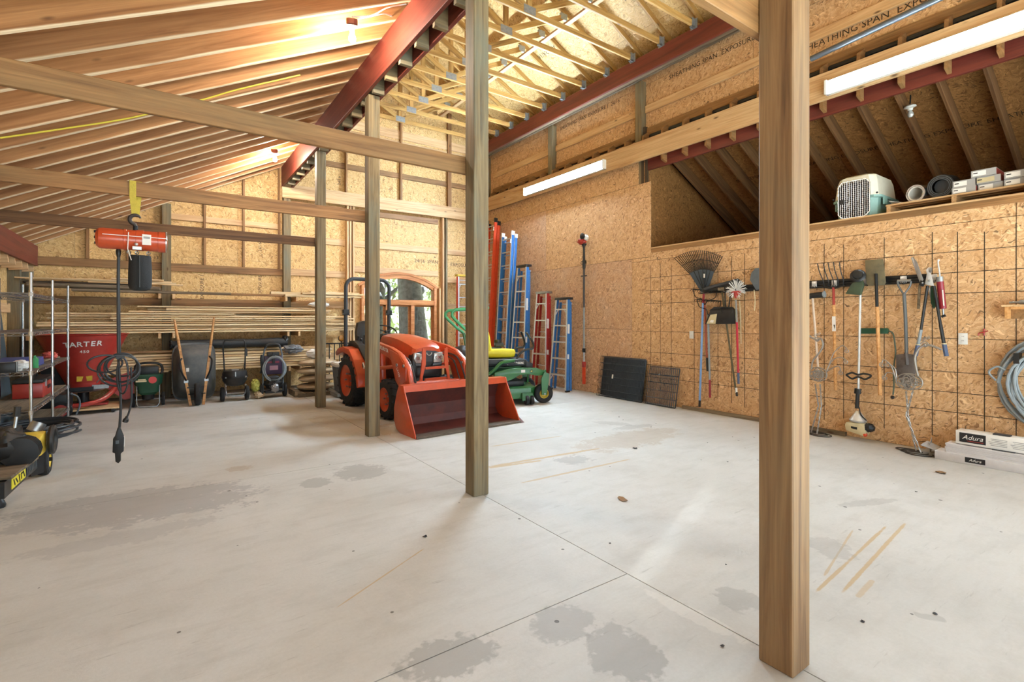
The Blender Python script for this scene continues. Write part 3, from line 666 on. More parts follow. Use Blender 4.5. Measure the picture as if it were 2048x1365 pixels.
# ------------------------------------------------------------------ posts, tie beams, the red header over the posts
PY = [.968, 3.425, 5.905, 8.36]
PLAB = ['big brown square timber post nearest the camera on the right', 'green-stained square timber post second from camera in front of tractor bucket',
        'grey-green square timber post beside the tractor front wheel', 'slim looking square timber post farthest back beside tractor rear wheel']
for y, l, mt in zip(PY, PLAB, (W_POSTB, W_POST, W_POST, W_POST)):
    o = board('timber_post', (PX0 + .07, y + .07, 0), (PX0 + .07, y + .07, 4.15 if y > 5 else 4.5), .14, .14, mt, b=.005); tag(o, l, 'post', 'timber posts in the centre row')
TLAB = ['brown timber tie beam ending at the nearest post, top of picture', 'brown timber tie beam joining second post across the upper left', 'orange-brown timber tie beam carrying the hanging chain hoist', 'dark brown timber tie beam farthest back ending at the rear post']
for i, (y, l) in enumerate(zip(PY, TLAB)):
    Y = y + .14
    o = board('tie_beam', (XL + .1, Y + .02, 2.69), (PX1, Y + .02, 2.69), .038, .14, W_TIE if i != 3 else W_DARK); tag(o, l, 'beam', 'tie beams of the lean-to')
hb = thing('post_row_header', 'long red double engineered beam on top of the post row', 'beam')
board('left_ply', (2.012, YF, 4.35), (2.012, YB - .14, 4.35), .044, .40, W_LVL, hb); board('right_ply', (2.198, YF, 4.33), (2.198, YB - .14, 4.33), .044, .36, W_LVL, hb)
for k in range(34):
    y = 11.05 - .406 * k
    if any(abs(y - q - .07) < .1 for q in PY): continue
    board('block', (2.036, y, 4.25), (2.174, y, 4.25), .05, .28, W_POST, hb)
# ------------------------------------------------------------------ lamps
from mathutils import noise as mnoise
def lump(c, r, sq, amp, fr=3.0, n=20, m=14, seed=0, flat=None):
    mb = MB().ball((0, 0, 0), 1, n, m); out = []
    for p in mb.v:
        p = V(p); k = 1 + amp * mnoise.noise(p * fr + V((seed, seed * 2.3, 0))); q = V((p.x * sq[0], p.y * sq[1], p.z * sq[2])) * r * k
        if flat is not None: q.z = max(q.z, flat)
        out.append(tuple(V(c) + q))
    mb.v = out; return mb
def raft_pt(u, v, off=0.0):
    d = FW + RT * ((u - 1024) / F_PX) + V((0, 0, (HZ - v) / F_PX))
    t = (CAM_H - zl(0) + off) / (SL * d.x - d.z); return V((0, 0, CAM_H)) + d * t
def bulb_lamp(base, lab, tilt):
    t = thing('bulb_lamp', lab, 'light', base)
    d = V(tilt).normalized()
    MB().lathe([(.052, -.01), (.055, .0), (.055, .035), (.04, .045)], (0, 0, 0), d, 8).build('junction_box', plain('box_brown', '6b3a2c', .5), t)
    MB().lathe([(.058, .045), (.06, .052), (.045, .065), (.024, .07), (.022, .10)], (0, 0, 0), d, 20).build('socket', WHITE, t)
    MB().lathe([(.014, .10), (.018, .115), (.03, .14), (.034, .16), (.03, .178), (.016, .19), (.002, .193)], (0, 0, 0), d, 16).build('bulb', BULB, t)
b1 = raft_pt(704, 40, .0); bulb_lamp(tuple(b1), 'glowing bare bulb nearest the camera under the rafters', (.12, .35, -1))
b2 = raft_pt(549, 300, .0); bulb_lamp(tuple(b2), 'glowing bare bulb at the far end under the rafters', (.12, .35, -1))
cb = MB(); pts = [b1 + V((0, 0, .03)), raft_pt(745, 30, -.02), raft_pt(775, 15, -.03), raft_pt(812, 8, -.05)]
cb.tube(smoothp(pts), .007, 6); cb.tube(smoothp([b1 + V((.02, .02, .02)), raft_pt(745, 32, -.02), raft_pt(772, 28, -.04), raft_pt(796, 40, -.06)]), .007, 6)
tag(cb.build('lamp_cable', WHITE), 'white cable looping from the near bulb to the red beam', 'cable')
yc = [raft_pt(u, v, .010) for u, v in ((0, 276), (130, 257), (250, 238), (330, 219), (410, 198), (480, 178), (600, 150))]
tag(MB().tube(smoothp(yc), .008, 6).build('yellow_cable', plain('cable_yellow', 'c9b93a', .5)), 'thin yellow cable stapled along the lean-to rafters', 'cable')
def tube_light(y0, y1, z, lab, fm):
    t = thing('tube_light', lab, 'light', (6.725, (y0 + y1) / 2, z)); h = (y1 - y0) / 2
    MB().prism([(0, -.085), (0, .085), (-.052, .085), (-.052, .079), (-.022, .072), (-.018, .03), (-.018, -.03), (-.022, -.072), (-.052, -.079), (-.052, -.085)], 2 * h, O=(0, 0, 0), X=(1, 0, 0), Y=(0, 0, 1)).build('housing', WHITE, t, smooth=False)
    for s in (1, -1):
        MB().bx(-.09, 0, s * h - .012, s * h + .012, -.085, .085).build('end_cap', WHITE, t, smooth=False)
    for z1 in (.036, -.036): MB().cyl((-.050, -h + .015, z1), (-.050, h - .015, z1), .019, 10).build('tube', fm, t)
tube_light(6.55, 9.0, 4.30, 'long glowing fluorescent light above the ladders', FLUO); tube_light(.34, 2.78, 4.27, 'long glowing fluorescent light nearest camera above the loft', FLUO2)
pp = MB(); pp.tube([at(1622, 118, 0, 6.72), at(1872, 0, 0, 6.72), at(2050, -84, 0, 6.72)], .035, 12)
tag(pp.build('steel_pipe', PIPE), 'grey steel pipe running above the loft header', 'pipe')

# ------------------------------------------------------------------ chain hoist
HY = 6.06
hl, hr = by(190, 478, HY), by(335, 483, HY); zc = (hl.z + hr.z) / 2; hx = by(271, 470, HY).x
h = thing('chain_hoist', 'orange electric chain hoist hanging from yellow sling with black pendant', 'hoist', (0, 0, 0))
Lh = hr.x - hl.x
MB().lathe([(.03, 0), (.075, .008), (.095, .03), (.098, .06), (.098, Lh * .38), (.102, Lh * .385), (.102, Lh * .42), (.098, Lh * .425), (.098, Lh * .55), (.102, Lh * .555), (.102, Lh * .66), (.098, Lh * .665), (.098, Lh * .86), (.103, Lh * .865), (.103, Lh * .97), (.09, Lh * .99), (.03, Lh)], (hl.x, HY, zc), (1, 0, 0), 28).build('body', RED_TRAC, h)
MB().lathe([(.1, 0), (.105, .004), (.105, .012), (.1, .016)], (hr.x - .02, HY, zc), (1, 0, 0), 24).build('trim_ring', CHROME, h)
for k in range(3): MB().cyl((hl.x - .004, HY - .05 + .02 * k, zc + .05 - .05 * k), (hl.x + .02, HY - .05 + .02 * k, zc + .05 - .05 * k), .012, 8).build('vent', LABELK, h)
MB().bx(hl.x + .06, hr.x - .01, HY - .102, HY - .094, zc + .022, zc + .028).build('stripe', WHITEP, h)
MB().bx(hx + .055, hx + .125, HY - .107, HY - .095, zc - .05, zc + .05).build('label_plate', WHITEP, h)
MB().bx(hx + .065, hx + .115, HY - .109, HY - .104, zc + .01, zc + .03).build('label_text', CARDGREY, h)
MB().bx(hx - .02, hx + .05, HY - .1, HY - .06, zc - .10, zc - .07).build('limit_bracket', ALU, h); MB().ball((hx + .01, HY - .11, zc - .05), .015, 10, 6).build('bolt', ALU, h)
MB().cyl((hx, HY, zc + .08), (hx, HY, zc + .14), .02, 10).build('hook_shank', BLACKM, h)
hk = MB(); hk.tube([V((hx, HY, zc + .13))] + arc((hx, HY, zc + .2), .045, -PI / 2 - .2, -PI * 1.85, 14), [.018] + [.018] * 12 + [.014, .01, .007], 10); hk.build('top_hook', RUSTIRON, h)
MB().tube([(hx - .05, HY - .1, zc + .06), (hx - .055, HY - .105, zc - .1), (hx - .03, HY - .06, zc - .2)], .004, 6).build('wire', WHITE, h)
bgx, bgz = by(280, 512, HY).x, by(280, 512, HY).z; bgb = by(280, 582, HY).z
def ring_chain(p0, p1, n, r=.014):
    p0, p1 = V(p0), V(p1); mb = MB()
    for i in range(n):
        c = p0.lerp(p1, (i + .5) / n); hh = (p1 - p0).length / n * .72; a = V((1, 0, 0)) if i % 2 else V((0, 1, 0))
        mb.tube([c + a * r * math.cos(t) + V((0, 0, 1)) * hh * math.sin(t) for t in [k * PI / 5 for k in range(10)]], .0045, 5, closed=True)
    return mb
for x0, x1 in ((hx - .06, bgx - .07), (hx + .015, bgx - .03), (hx + .1, bgx + .07)): ring_chain((x0, HY, zc - .09), (x1, HY, bgz - .02), 4).build('chain', STEEL, h)
def sec(z, rx, ry, n=16, j=0): return [V((bgx + rx * math.cos(2 * PI * k / n) * (1 + .04 * math.sin(3 * k + j)), HY + ry * math.sin(2 * PI * k / n), z)) for k in range(n)]
MB().loft([sec(bgz, .086, .08), sec(bgz - .015, .09, .085), sec((bgz + bgb) / 2, .093, .088, j=1), sec(bgb + .05, .09, .085, j=2), sec(bgb + .015, .078, .07, j=2), sec(bgb, .05, .05)]).build('chain_bag', plain('black_canvas', '26282a', .85, bmp=.4, bs=200), h)
MB().bx(bgx - .005, bgx + .005, HY - .096, HY - .085, bgb + .03, bgz - .01).build('seam', BLACK, h)
P = lambda u, v, dy=0: by(u, v, HY + dy)
MB().lathe([(.012, 0), (.02, .03), (.022, .06), (.012, .09)], P(237, 515) , (0, 0, 1), 10).build('cord_boot', BLACK, h)
MB().tube(smoothp([P(237, 505), P(236, 560), P(236, 640), P(237, 720), P(241, 790), P(241, 830), P(238, 866)]), .011, 8).build('pendant_cord', CABLE, h)
MB().tube(smoothp([P(239, 505), P(238, 560), P(239, 640), P(240, 712)]), .008, 8).build('supply_cord', CABLE, h)
cl = MB()
for (u, v, rx, rz, ph, dy) in ((240, 738, 28, 24, 0, -.02), (243, 736, 24, 26, .5, .01), (238, 741, 30, 28, 1.0, .03), (210, 728, 24, 15, .2, -.03), (244, 732, 22, 19, .3, .04), (245, 752, 8, 32, 0, -.04)):
    c = P(u, v, dy); s = 5.35 / 995
    cl.tube([c + V((rx * s * math.cos(t), .02 * math.sin(t * 2 + ph), rz * s * math.sin(t))) for t in [2 * PI * k / 26 for k in range(26)]], .0085, 6, closed=True)
cl.build('cord_coil', CABLE, h)
MB().bx(P(241, 715).x - .03, P(241, 715).x + .03, HY - .05, HY + .05, P(241, 718).z, P(241, 712).z).build('cord_tie', BLACK, h)
MB().tube(smoothp([P(262, 735), P(263, 765), P(263, 800), P(258, 825), P(253, 836)]), .0085, 8).build('plug_cord', CABLE, h)
MB().lathe([(.01, 0), (.016, .02), (.024, .03), (.024, .055), (.018, .06)], P(254, 833), (-.25, 0, -1), 10).build('plug', BLACK, h)
pc = P(237, 872); ppd = MB()
ppd.prism([(-.03, 0), (-.018, .05), (-.01, .08), (.01, .08), (.018, .05), (.04, -.02), (.036, -.15), (.014, -.17), (.014, -.24), (-.004, -.26), (-.026, -.24), (-.03, -.16), (-.048, -.15), (-.044, -.02)], .05, O=(pc.x + .004, HY, pc.z))
pn = ppd.build('pendant', BLACK, h, bevel=.004)
MB().bx(pc.x - .02, pc.x + .005, HY - .034, HY - .024, pc.z - .07, pc.z - .04).build('button', GREY, h); MB().bx(pc.x + .035, pc.x + .045, HY - .02, HY + .02, pc.z - .11, pc.z - .01).build('side_switch', WHITE, h)
# the sling goes round the tie beam and through the hook
sl = thing('lifting_sling', 'yellow webbing sling looped round the tie beam above hoist', 'strap')
for dx, dy in ((-.02, -.022), (.02, .022)):
    rb = MB(); w = .026; pl = [(hx + dx * 1.2, HY, 2.765), (hx + dx, HY + dy, 2.765), (hx + dx, HY + dy, 2.615), (hx + dx * .2, HY + dy * .3, zc + .24), (hx, HY, zc + .235)]
    secs = [[V((x - w, y - .002, z)), V((x + w, y - .002, z)), V((x + w, y + .002, z)), V((x - w, y + .002, z))] if i not in (0,) else [V((x - w, y, z - .002)), V((x + w, y, z - .002)), V((x + w, y, z + .002)), V((x - w, y, z + .002))] for i, (x, y, z) in enumerate(pl)]
    rb.loft(secs).build('webbing', STRAP, sl, smooth=False)

# ------------------------------------------------------------------ wire shelving and what stands on it
sh = thing('wire_shelving', 'chrome wire shelving unit along the left wall', 'shelving', (0, 0, 0))
SX0, SX1, SY = -1.55, -1.09, [6.92, 8.13, 9.34]; SZ = [1.69, 1.29, .89, .49, .17]
for y in SY:
    for x in (SX0, SX1):
        p = MB().cyl((x, y, .02), (x, y, 1.9), .0145, 12).build('upright', CHROME, sh)
        MB().lathe([(.012, 0), (.026, .003), (.026, .01), (.013, .018)], (x, y, 0), n=10).build('foot', BLACKM, p)
for a, b in zip(SY, SY[1:]):
    for z in SZ:
        s = MB()
        for y in (a + .01, b - .01):
            for dz in (0, -.032): s.tube([(SX0, y, z + dz), (SX1, y, z + dz)], .0035, 5)
            n = 9; s.tube([(SX0 + (SX1 - SX0) * i / n, y, z - (.002 if i % 2 else .03)) for i in range(n + 1)], .003, 5)
        for x in (SX0 + .005, SX1 - .005):
            for dz in (0, -.032): s.tube([(x, a, z + dz), (x, b, z + dz)], .0035, 5)
            n = 22; s.tube([(x, a + (b - a) * i / n, z - (.002 if i % 2 else .03)) for i in range(n + 1)], .003, 5)
        n = 44
        for i in range(1, n): s.tube([(SX0, a + (b - a) * i / n, z + .003), (SX1, a + (b - a) * i / n, z + .003)], .0022, 4, cap=False)
        for x in (-1.40, -1.24): s.tube([(x, a, z - .002), (x, b, z - .002)], .003, 5)
        s = s.build('shelf', CHROME, sh, kind='stuff')
        for y in (a, b):
            for x in (SX0, SX1): MB().lathe([(.0145, -.025), (.021, -.022), (.019, .02), (.0145, .022)], (x, y, z - .01), n=10).build('collar', CHROME, s)
        if z in (.49, .17): board('liner', (-1.32, a + .03, z + .012), (-1.32, b - .03, z + .012), .42, .012, W_OLD, sh)
tb = thing('toolbox', 'red metal toolbox with black lid on the wire shelf', 'toolbox', (-1.27, 8.25, .512))
MB().bx(-.13, .13, -.36, .36, 0, .17).build('case', RED, tb, bevel=.008); MB().bx(-.135, .135, -.365, .365, .172, .215).build('lid', BLACK, tb, bevel=.01)
for y in (-.2, .2): MB().bx(.131, .14, y - .025, y + .025, .12, .20).build('latch', STEEL, tb)
MB().bx(.13, .136, -.08, .08, .08, .12).build('badge', LABELK, tb)
MB().tube([(0, -.15, .215), (0, -.14, .25), (0, .14, .25), (0, .15, .215)], .009, 8).build('handle', BLACK, tb)
MB().prism([(-.35, 0), (.35, 0), (.3, .09), (-.28, .05)], .34, O=(0, 0, 0), X=(0, 1, 0), Y=(0, 0, 1)).build('dustpan_body', plain('blue_pan', '3b4686', .5), tag(bpy.data.objects.new('plastic_tray', None), 'blue plastic tray on the middle wire shelf', 'tray'), bevel=.006)
_t = bpy.data.objects['plastic_tray']; COL.objects.link(_t); _t.location = (-1.33, 7.75, .896)
tag(lump((-1.2, 7.1, .95), .075, (1, 1.3, .75), .35, seed=3).build('paper_bundle', WHITE), 'crumpled white paper bundle on the middle wire shelf', 'paper')
tag(MB().lathe([(.03, 0), (.033, .005), (.033, .10), (.02, .115), (.012, .12), (.012, .135)], (-1.14, 7.42, .895), n=16).build('spray_can', plain('can_green', '3f9a5f', .35)), 'small green can on the middle wire shelf', 'can')
bo = thing('battery_pack', 'dark metal box with grey strap on the middle wire shelf', 'box', (-1.3, 7.0, .895)); MB().bx(-.1, .1, -.1, .02, 0, .1).build('case', BLACKM, bo, bevel=.005); MB().bx(-.102, .102, -.05, -.03, 0, .102).build('band', STEEL, bo)
tag(lump((-1.2, 8.75, .95), .08, (1, 1.4, .7), .4, seed=6, flat=-.05).build('red_cloth', plain('cloth_red', 'c4564c', .8)), 'small red cloth on the wire shelf above the toolbox', 'cloth')
bd = board('scrap_board', (-1.25, 8.2, .91), (-1.2, 9.2, .91), .09, .02, W_OLD); tag(bd, 'scrap of weathered board on the middle wire shelf', 'board')
def coil(name, c, r0, r1, turns, z0, z1, rad, mat, wob=.02, ux=(1, 0, 0), uy=(0, 1, 0), uz=(0, 0, 1), n=24, seed=1):
    rn = random.Random(seed); c, ux, uy, uz = V(c), V(ux), V(uy), V(uz); pts = []; N = int(turns * n); ph = [rn.uniform(0, 6) for _ in range(4)]
    for i in range(N + 1):
        t = i / n; a = 2 * PI * t; k = t / turns
        rr = r0 + (r1 - r0) * (.5 + .5 * math.sin(t * 2.1 + ph[0])) + wob * math.sin(a * 2 + ph[1] + t)
        pts.append(c + ux * rr * math.cos(a) + uy * rr * math.sin(a) * (1 + .05 * math.sin(t * 1.3 + ph[2])) + uz * (z0 + (z1 - z0) * (.5 + .5 * math.sin(t * 1.7 + ph[3])) + wob * .5 * math.sin(a + t)))
    return MB().tube(pts, rad, 7).build(name, mat)
tag(coil('air_hose', (-1.13, 7.0, .235), .25, .42, 9, 0, .1, .013, CABLE, .015), 'black hose coiled on the bottom wire shelf', 'hose')
gp = thing('small_engine', 'red and black small machine standing behind the wire shelving', 'machine', (-1.28, 9.60, 0))
MB().bx(-.22, .2, -.12, .16, .14, .36).build('tank', BLACK, gp, bevel=.03); MB().lathe([(.09, -.03), (.13, -.025), (.13, .025), (.09, .03)], (.1, -.16, .13), (0, 1, 0), 20).build('wheel', RUBBER, gp)
MB().lathe([(.02, -.035), (.085, -.03), (.085, .03), (.02, .035)], (.1, -.16, .13), (0, 1, 0), 16).build('hub', RED, gp); MB().bx(-.2, .02, -.14, .1, .36, .46).build('shroud', RED, gp, bevel=.02)
MB().tube(smoothp([(.2, -.1, .36), (.28, -.1, .3), (.3, -.1, .18), (.26, -.1, .05)]), .012, 8).build('guard_tube', GREY, gp); MB().bx(-.24, -.16, -.12, .12, 0, .14).build('skid', BLACKM, gp)
for i, (y0, y1, dx, hh, l) in enumerate(((8.55, 9.7, .0, 2.02, 'tall slate grey sheet leaning at the left wall, rear one'), (7.9, 8.9, .05, 1.95, 'tall slate grey sheet leaning at the left wall, front one'))):
    o = panel('plastic_sheet', (-1.70 + dx, y0, 0.005), (0, 1, 0), (-.09, 0, 1), y1 - y0, hh, .02, SHEETG); tag(o, l, 'sheet')

# ------------------------------------------------------------------ log splitter, bottom left
ls = thing('log_splitter', 'black and yellow log splitter with engine at the left edge', 'machine', (0, 0, 0))
wc = V((-.89, 6.2, .135))
def wheel(parent, c, r, w, rim, ax=(1, 0, 0), rr=.55, lugs=0, dish=.3, rimname='rim', off=0):
    c = V(c); t = MB().lathe([(r * rr, -w / 2), (r * .86, -w / 2), (r * .97, -w * .38), (r, -w * .2), (r, w * .2), (r * .97, w * .38), (r * .86, w / 2), (r * rr, w / 2)], c, ax, 36, cap=False)
    if lugs:
        A = V(ax).normalized(); q = V((0, 0, 1)); b = A.cross(q)
        for s in (1, -1):
            for k in range(lugs):
                a = 2 * PI * (k + (.5 if s > 0 else 0)) / lugs; d0 = q * math.cos(a) + b * math.sin(a); a2 = a + .20; d1 = q * math.cos(a2) + b * math.sin(a2)
                t.bar(c + A * s * w * .04 + d1 * r * .985, c + A * s * w * .46 + d0 * r * .955, r * .09, r * .10, up=d0)
    t = t.build('tyre', RUBBER, parent)
    m = MB().lathe([(.01, -w * .1), (r * .2, -w * .12), (r * .35, -w * .12), (r * rr * .9, -w * .4), (r * (rr + .05), -w * .46), (r * (rr + .05), w * .46), (r * rr * .9, w * .4), (r * .35, w * .12), (r * .2, w * .12), (.01, w * .1)], c, ax, 28).build(rimname, rim, t if False else parent)
    return t, m
t_, m_ = wheel(ls, wc, .135, .09, YELLOWM); MB().cyl(wc + V((-.02, 0, 0)), wc + V((.06, 0, 0)), .018, 10).build('hub_nut', BLACKM, m_)
MB().cyl((-1.5, 6.22, .135), (-.95, 6.2, .135), .02, 10).build('axle', BLACKM, ls)
bA, bB = at(58, 925, 2, .26), at(-12, 985, 2, .27)
MB().bar(bA, bB, .10, .11).build('beam', BLACKM, ls); dB = (bB - bA).normalized(); nB = V((-dB.y, dB.x, 0)).normalized(); nB = nB if nB.dot(V((1, -1, 0))) > 0 else -nB
def onb(t, z): return bA.lerp(bB, t) + nB * .0515 + V((0, 0, z))
MB().bar(onb(.42, .0), onb(.82, .0), .004, .07).build('sticker', YELLOW, ls)
for a, b, z0, z1 in ((.46, .50, -.02, .025), (.50, .56, .02, .02), (.55, .57, -.02, .02), (.6, .63, -.03, .03), (.66, .72, -.02, .02), (.74, .78, -.02, .025)): MB().bar(onb(a, z0) + nB * .003, onb(b, z1) + nB * .003, .003, .012).build('sticker_mark', LABELK, ls)
for k in range(7): MB().bar(onb(.05 + .05 * k, -.03) + nB * .002, onb(.08 + .05 * k, .03) + nB * .002, .002, .01).build('stripe', GREY, ls)
MB().bar(bA + V((0, .03, -.03)), bA + V((.05, .0, -.03)), .12, .16).build('end_plate', BLACKM, ls)
eA, eB = at(50, 918, 2, .33), at(-10, 960, 2, .34)
MB().bar(eA, eB, .16, .02).build('log_tray', W_OLD, ls)
hz = at(0, 1000, 2, .06); MB().lathe([(.0, 0), (.035, 0), (.04, .02), (.03, .05), (.012, .07)], (hz.x - .005, hz.y, 0.0), n=14).build('jack_foot', BLACKM, ls); MB().cyl((hz.x - .03, hz.y, .05), (hz.x - .06, hz.y + .02, .3), .014, 8).build('jack_post', BLACKM, ls)
e0 = at(10, 895, 2, .46)
lump((e0.x, e0.y, .46), .14, (1.0, 1.2, .9), .25, 4, seed=2).build('engine', BLACK, ls)
for k in range(6): MB().lathe([(.05, 0), (.11, .004), (.11, .012), (.05, .016)], (e0.x + .10, e0.y - .14 + .026 * k, .43), (0, 1, 0), 14).build('cooling_fin', BLACKM, ls)
yg = at(62, 885, 2, .45)
MB().loft([[V((yg.x + .03 * 0 + sx2 * a, yg.y - .13 + b * .0 + yy_, .40 + dz + sz2 * c)) for a, b, c in ((-1, 0, -1), (1, 0, -1), (1, 0, 1), (-1, 0, 1))] for yy_, sx2, sz2, dz in ((0, .04, .05, 0), (.05, .07, .075, .02), (.17, .085, .085, .04), (.24, .06, .06, .05))]).build('belt_guard', YELLOWM, ls, bevel=.012)
MB().tube([V((yg.x + .115, yg.y + .08 + .11 * math.cos(t), .44 + .10 * math.sin(t))) for t in [2 * PI * k / 24 for k in range(24)]], .021, 8, closed=True).build('pulley_rim', BLACK, ls)
MB().lathe([(.01, 0), (.08, .004), (.08, .01), (.01, .014)], (yg.x + .10, yg.y + .08, .44), (1, 0, 0), 20).build('pulley_disc', YELLOWM, ls)
l0, l1 = at(27, 872, 2, .52), V((0, 0, 0)); l1 = l0 + V((.02, .02, .2))
MB().cyl(l0, l1, .011, 8).build('lever', STEEL, ls); MB().cyl(l0.lerp(l1, .72), l1 + V((0, 0, .02)), .021, 10).build('lever_grip', BLACK, ls)
for k in range(3): MB().cyl((yg.x - .06 + .02 * k, yg.y - .17, .3 + .07 * k), (yg.x - .06 + .02 * k, yg.y - .17, .35 + .07 * k), .018, 8).build('fitting', STEEL, ls)
MB().bx(yg.x - .30, yg.x - .06, yg.y - .05, yg.y + .1, .5, .58).build('fuel_tank', BLACK, ls, bevel=.02); MB().cyl((yg.x + .0, yg.y + .1, .52), (yg.x + .03, yg.y + .12, .58), .05, 12).build('muffler', STEEL, ls)
MB().bar((wc.x - .08, wc.y + .02, .12), (wc.x - .1, wc.y - .02, .42), .05, .06).build('engine_stand', BLACKM, ls)
# ------------------------------------------------------------------ machines along the back wall
sp = thing('cone_spreader', 'large red cone spreader with black spinner on wooden dolly', 'spreader', (-1.0, 10.1, 0))
MB().lathe([(.555, 1.19), (.57, 1.195), (.56, 1.205), (.54, 1.19), (.19, .44), (.14, .40), (.14, .40), (.18, .40), (.215, .46), (.40, .86), (.545, 1.185)], n=40, cap=False).build('hopper', RED, sp)
MB().lathe([(.1, .38), (.2, .385), (.215, .46), (.1, .46)], n=24).build('hopper_base', RED, sp)
MB().lathe([(.02, .31), (.24, .32), (.26, .335), (.24, .345), (.02, .345)], n=28).build('spinner_disc', STEEL, sp)
MB().lathe([(.07, .1), (.07, .31)], n=12).build('gearbox', BLACKM, sp)
MB().bx(-.14, .14, -.26, -.2, .35, .40).build('gate_plate', BLACKM, sp); MB().bx(.12, .32, -.2, -.16, .36, .42).build('deflector', GALV, sp)
MB().tube(smoothp([(-.36, -.1, .16), (-.2, -.3, .14), (.05, -.34, .15), (.25, -.22, .2), (.36, -.06, .3), (.4, .05, .36)]), .035, 10).build('frame_hoop', RED, sp)
MB().prism([(.2, .42), (.62, .60), (.62, .16), (.5, .12), (.3, .3)], .03, O=(0, .12, 0)).build('side_frame', RED, sp); MB().bx(-.5, -.2, .1, .3, .12, .8).build('mast', BLACKM, sp)
MB().bx(-.3, .3, -.12, .12, .10, .13).build('cross_frame', RED, sp); MB().cyl((.18, -.28, .46), (.3, -.3, .64), .008, 6).build('gate_lever', STEEL, sp)
dy = MB().bx(-.46, .46, -.36, .3, .06, .085).build('dolly_board', W_PALE, sp)
for x in (-.38, .38):
    for y in (-.3, .24): MB().lathe([(.01, -.012), (.028, -.01), (.028, .01), (.01, .012)], (x, y, .03), (0, 1, 0), 12).build('caster', BLACK, sp)
tdir = V((.1, -.995, 0)); tx = V((.995, .1, 0))
def on_cone(a, z):
    r = .19 + (z - .44) / .75 * .36 + .008; d = tdir * math.cos(a) + tx * math.sin(a); e = tx * math.cos(a) - tdir * math.sin(a)
    return d * r + V((0, 0, z)), e, (d * .43 + V((0, 0, .9)))
for i, ch in enumerate('TARTER'):
    O, ux, uy = on_cone(-.40 + .155 * i, 1.045 + .004 * i); text('letter', ch, .115, O, ux, uy, WHITEP, sp, bold=.002)
for i, ch in enumerate('450'):
    O, ux, uy = on_cone(-.06 + .085 * i, .945); text('letter', ch, .065, O, ux, uy, WHITEP, sp, bold=.001)
O, ux, uy = on_cone(.05, .53); pl = MB().bx(-.09, .09, -.042, .042, -.004, .004).build('warning_label', YELLOWM, sp); ux.normalize(); uy.normalize(); n_ = ux.cross(uy); R = M((ux, uy, n_)).transposed().to_4x4(); R.translation = O; pl.matrix_local = R

gs = thing('lawn_spreader', 'dark green lawn spreader with black handle beside red cone spreader', 'spreader', (-.19, 10.1, 0))
def rsec(w, d, z, y0=0, n=20, p=4):
    out = []
    for k in range(n):
        t = 2 * PI * k / n; c, s = math.cos(t), math.sin(t)
        out.append(V((w * math.copysign(abs(c) ** (2 / p), c), y0 + d * math.copysign(abs(s) ** (2 / p), s), z)))
    return out
MB().loft([rsec(.10, .09, .20), rsec(.14, .13, .24), rsec(.15, .14, .34), rsec(.185, .16, .38), rsec(.20, .17, .50), rsec(.205, .175, .51), rsec(.205, .175, .53)]).build('hopper', DKGREEN, gs)
MB().tube(smoothp([(-.17, 0, .5), (-.175, 0, .6), (-.15, -.02, .69), (0, -.03, .715), (.15, -.02, .69), (.19, 0, .60), (.17, 0, .5)]), .019, 10).build('handle', BLACK, gs)
MB().bx(-.14, .14, .0, .06, .5, .66).build('rear_panel', BLACK, gs, bevel=.02)
MB().tube([(-.15, -.08, .40), (-.15, -.12, .06), (-.12, -.14, .012), (.12, -.14, .012), (.15, -.12, .06), (.15, -.08, .40)], .008, 8).build('stand', STEEL, gs)
MB().lathe([(.0, 0), (.055, .002), (.055, .006), (.0, .008)], (.06, -.166, .445), (0, -1, 0), 20).build('badge', plain('badge_red', 'c93a35', .4), gs); MB().bx(-.16, -.02, -.172, -.164, .42, .445).build('print', BEIGE, gs); MB().bx(-.13, -.03, -.172, -.164, .45, .465).build('print', BEIGE, gs)
for s in (-1, 1): wheel(gs, (s * .2, .05, .11), .11, .05, BLACK)
MB().cyl((-.2, .05, .11), (.2, .05, .11), .012, 8).build('axle', STEEL, gs); MB().lathe([(.02, .10), (.08, .12), (.09, .2)], n=14).build('gear_housing', BLACK, gs)

wbw = thing('wheelbarrow', 'grey wheelbarrow stood on end with two wooden handles', 'wheelbarrow', (.45, 10.0, 0))
def wsec(w, z0, z1, y, n=28, p=5):
    out = []
    for k in range(n):
        t = 2 * PI * k / n; c, s = math.cos(t), math.sin(t)
        out.append(V((w * math.copysign(abs(c) ** (2 / p), c), y + .05 * ((z0 + z1) / 2), (z0 + z1) / 2 + (z1 - z0) / 2 * math.copysign(abs(s) ** (2 / p), s))))
    return out
MB().loft([wsec(.305, .06, 1.0, .26), wsec(.325, .03, 1.02, .255), wsec(.325, .03, 1.02, .235), wsec(.31, .06, .99, .23), wsec(.27, .14, .92, .1), wsec(.235, .2, .85, .02), wsec(.2, .25, .8, -.005)]).build('tray', plain('barrow_grey', '4b4f51', .45, dirt='7b776d', dirt_amt=.6, dscale=4), wbw)
hp = [((-.29, -.12, 1.42), (-.07, -.2, .0)), ((.27, -.12, 1.46), (.11, -.2, .0))]
for a, b in hp:
    o = MB(); o.bar(V(a).lerp(V(b), .32), b, .035, .05, w1=.04, h1=.055); o.tube([a, V(a).lerp(V(b), .06), V(a).lerp(V(b), .30), V(a).lerp(V(b), .34)], [.014, .018, .02, .021], 10); o.build('handle', W_HANDLE, wbw, bevel=0)
wheel(wbw, (.03, -.22, .185), .185, .09, RUSTIRON, rimname='wheel_rim'); MB().cyl((-.10, -.22, .19), (.14, -.22, .19), .01, 8).build('axle', BLACKM, wbw)
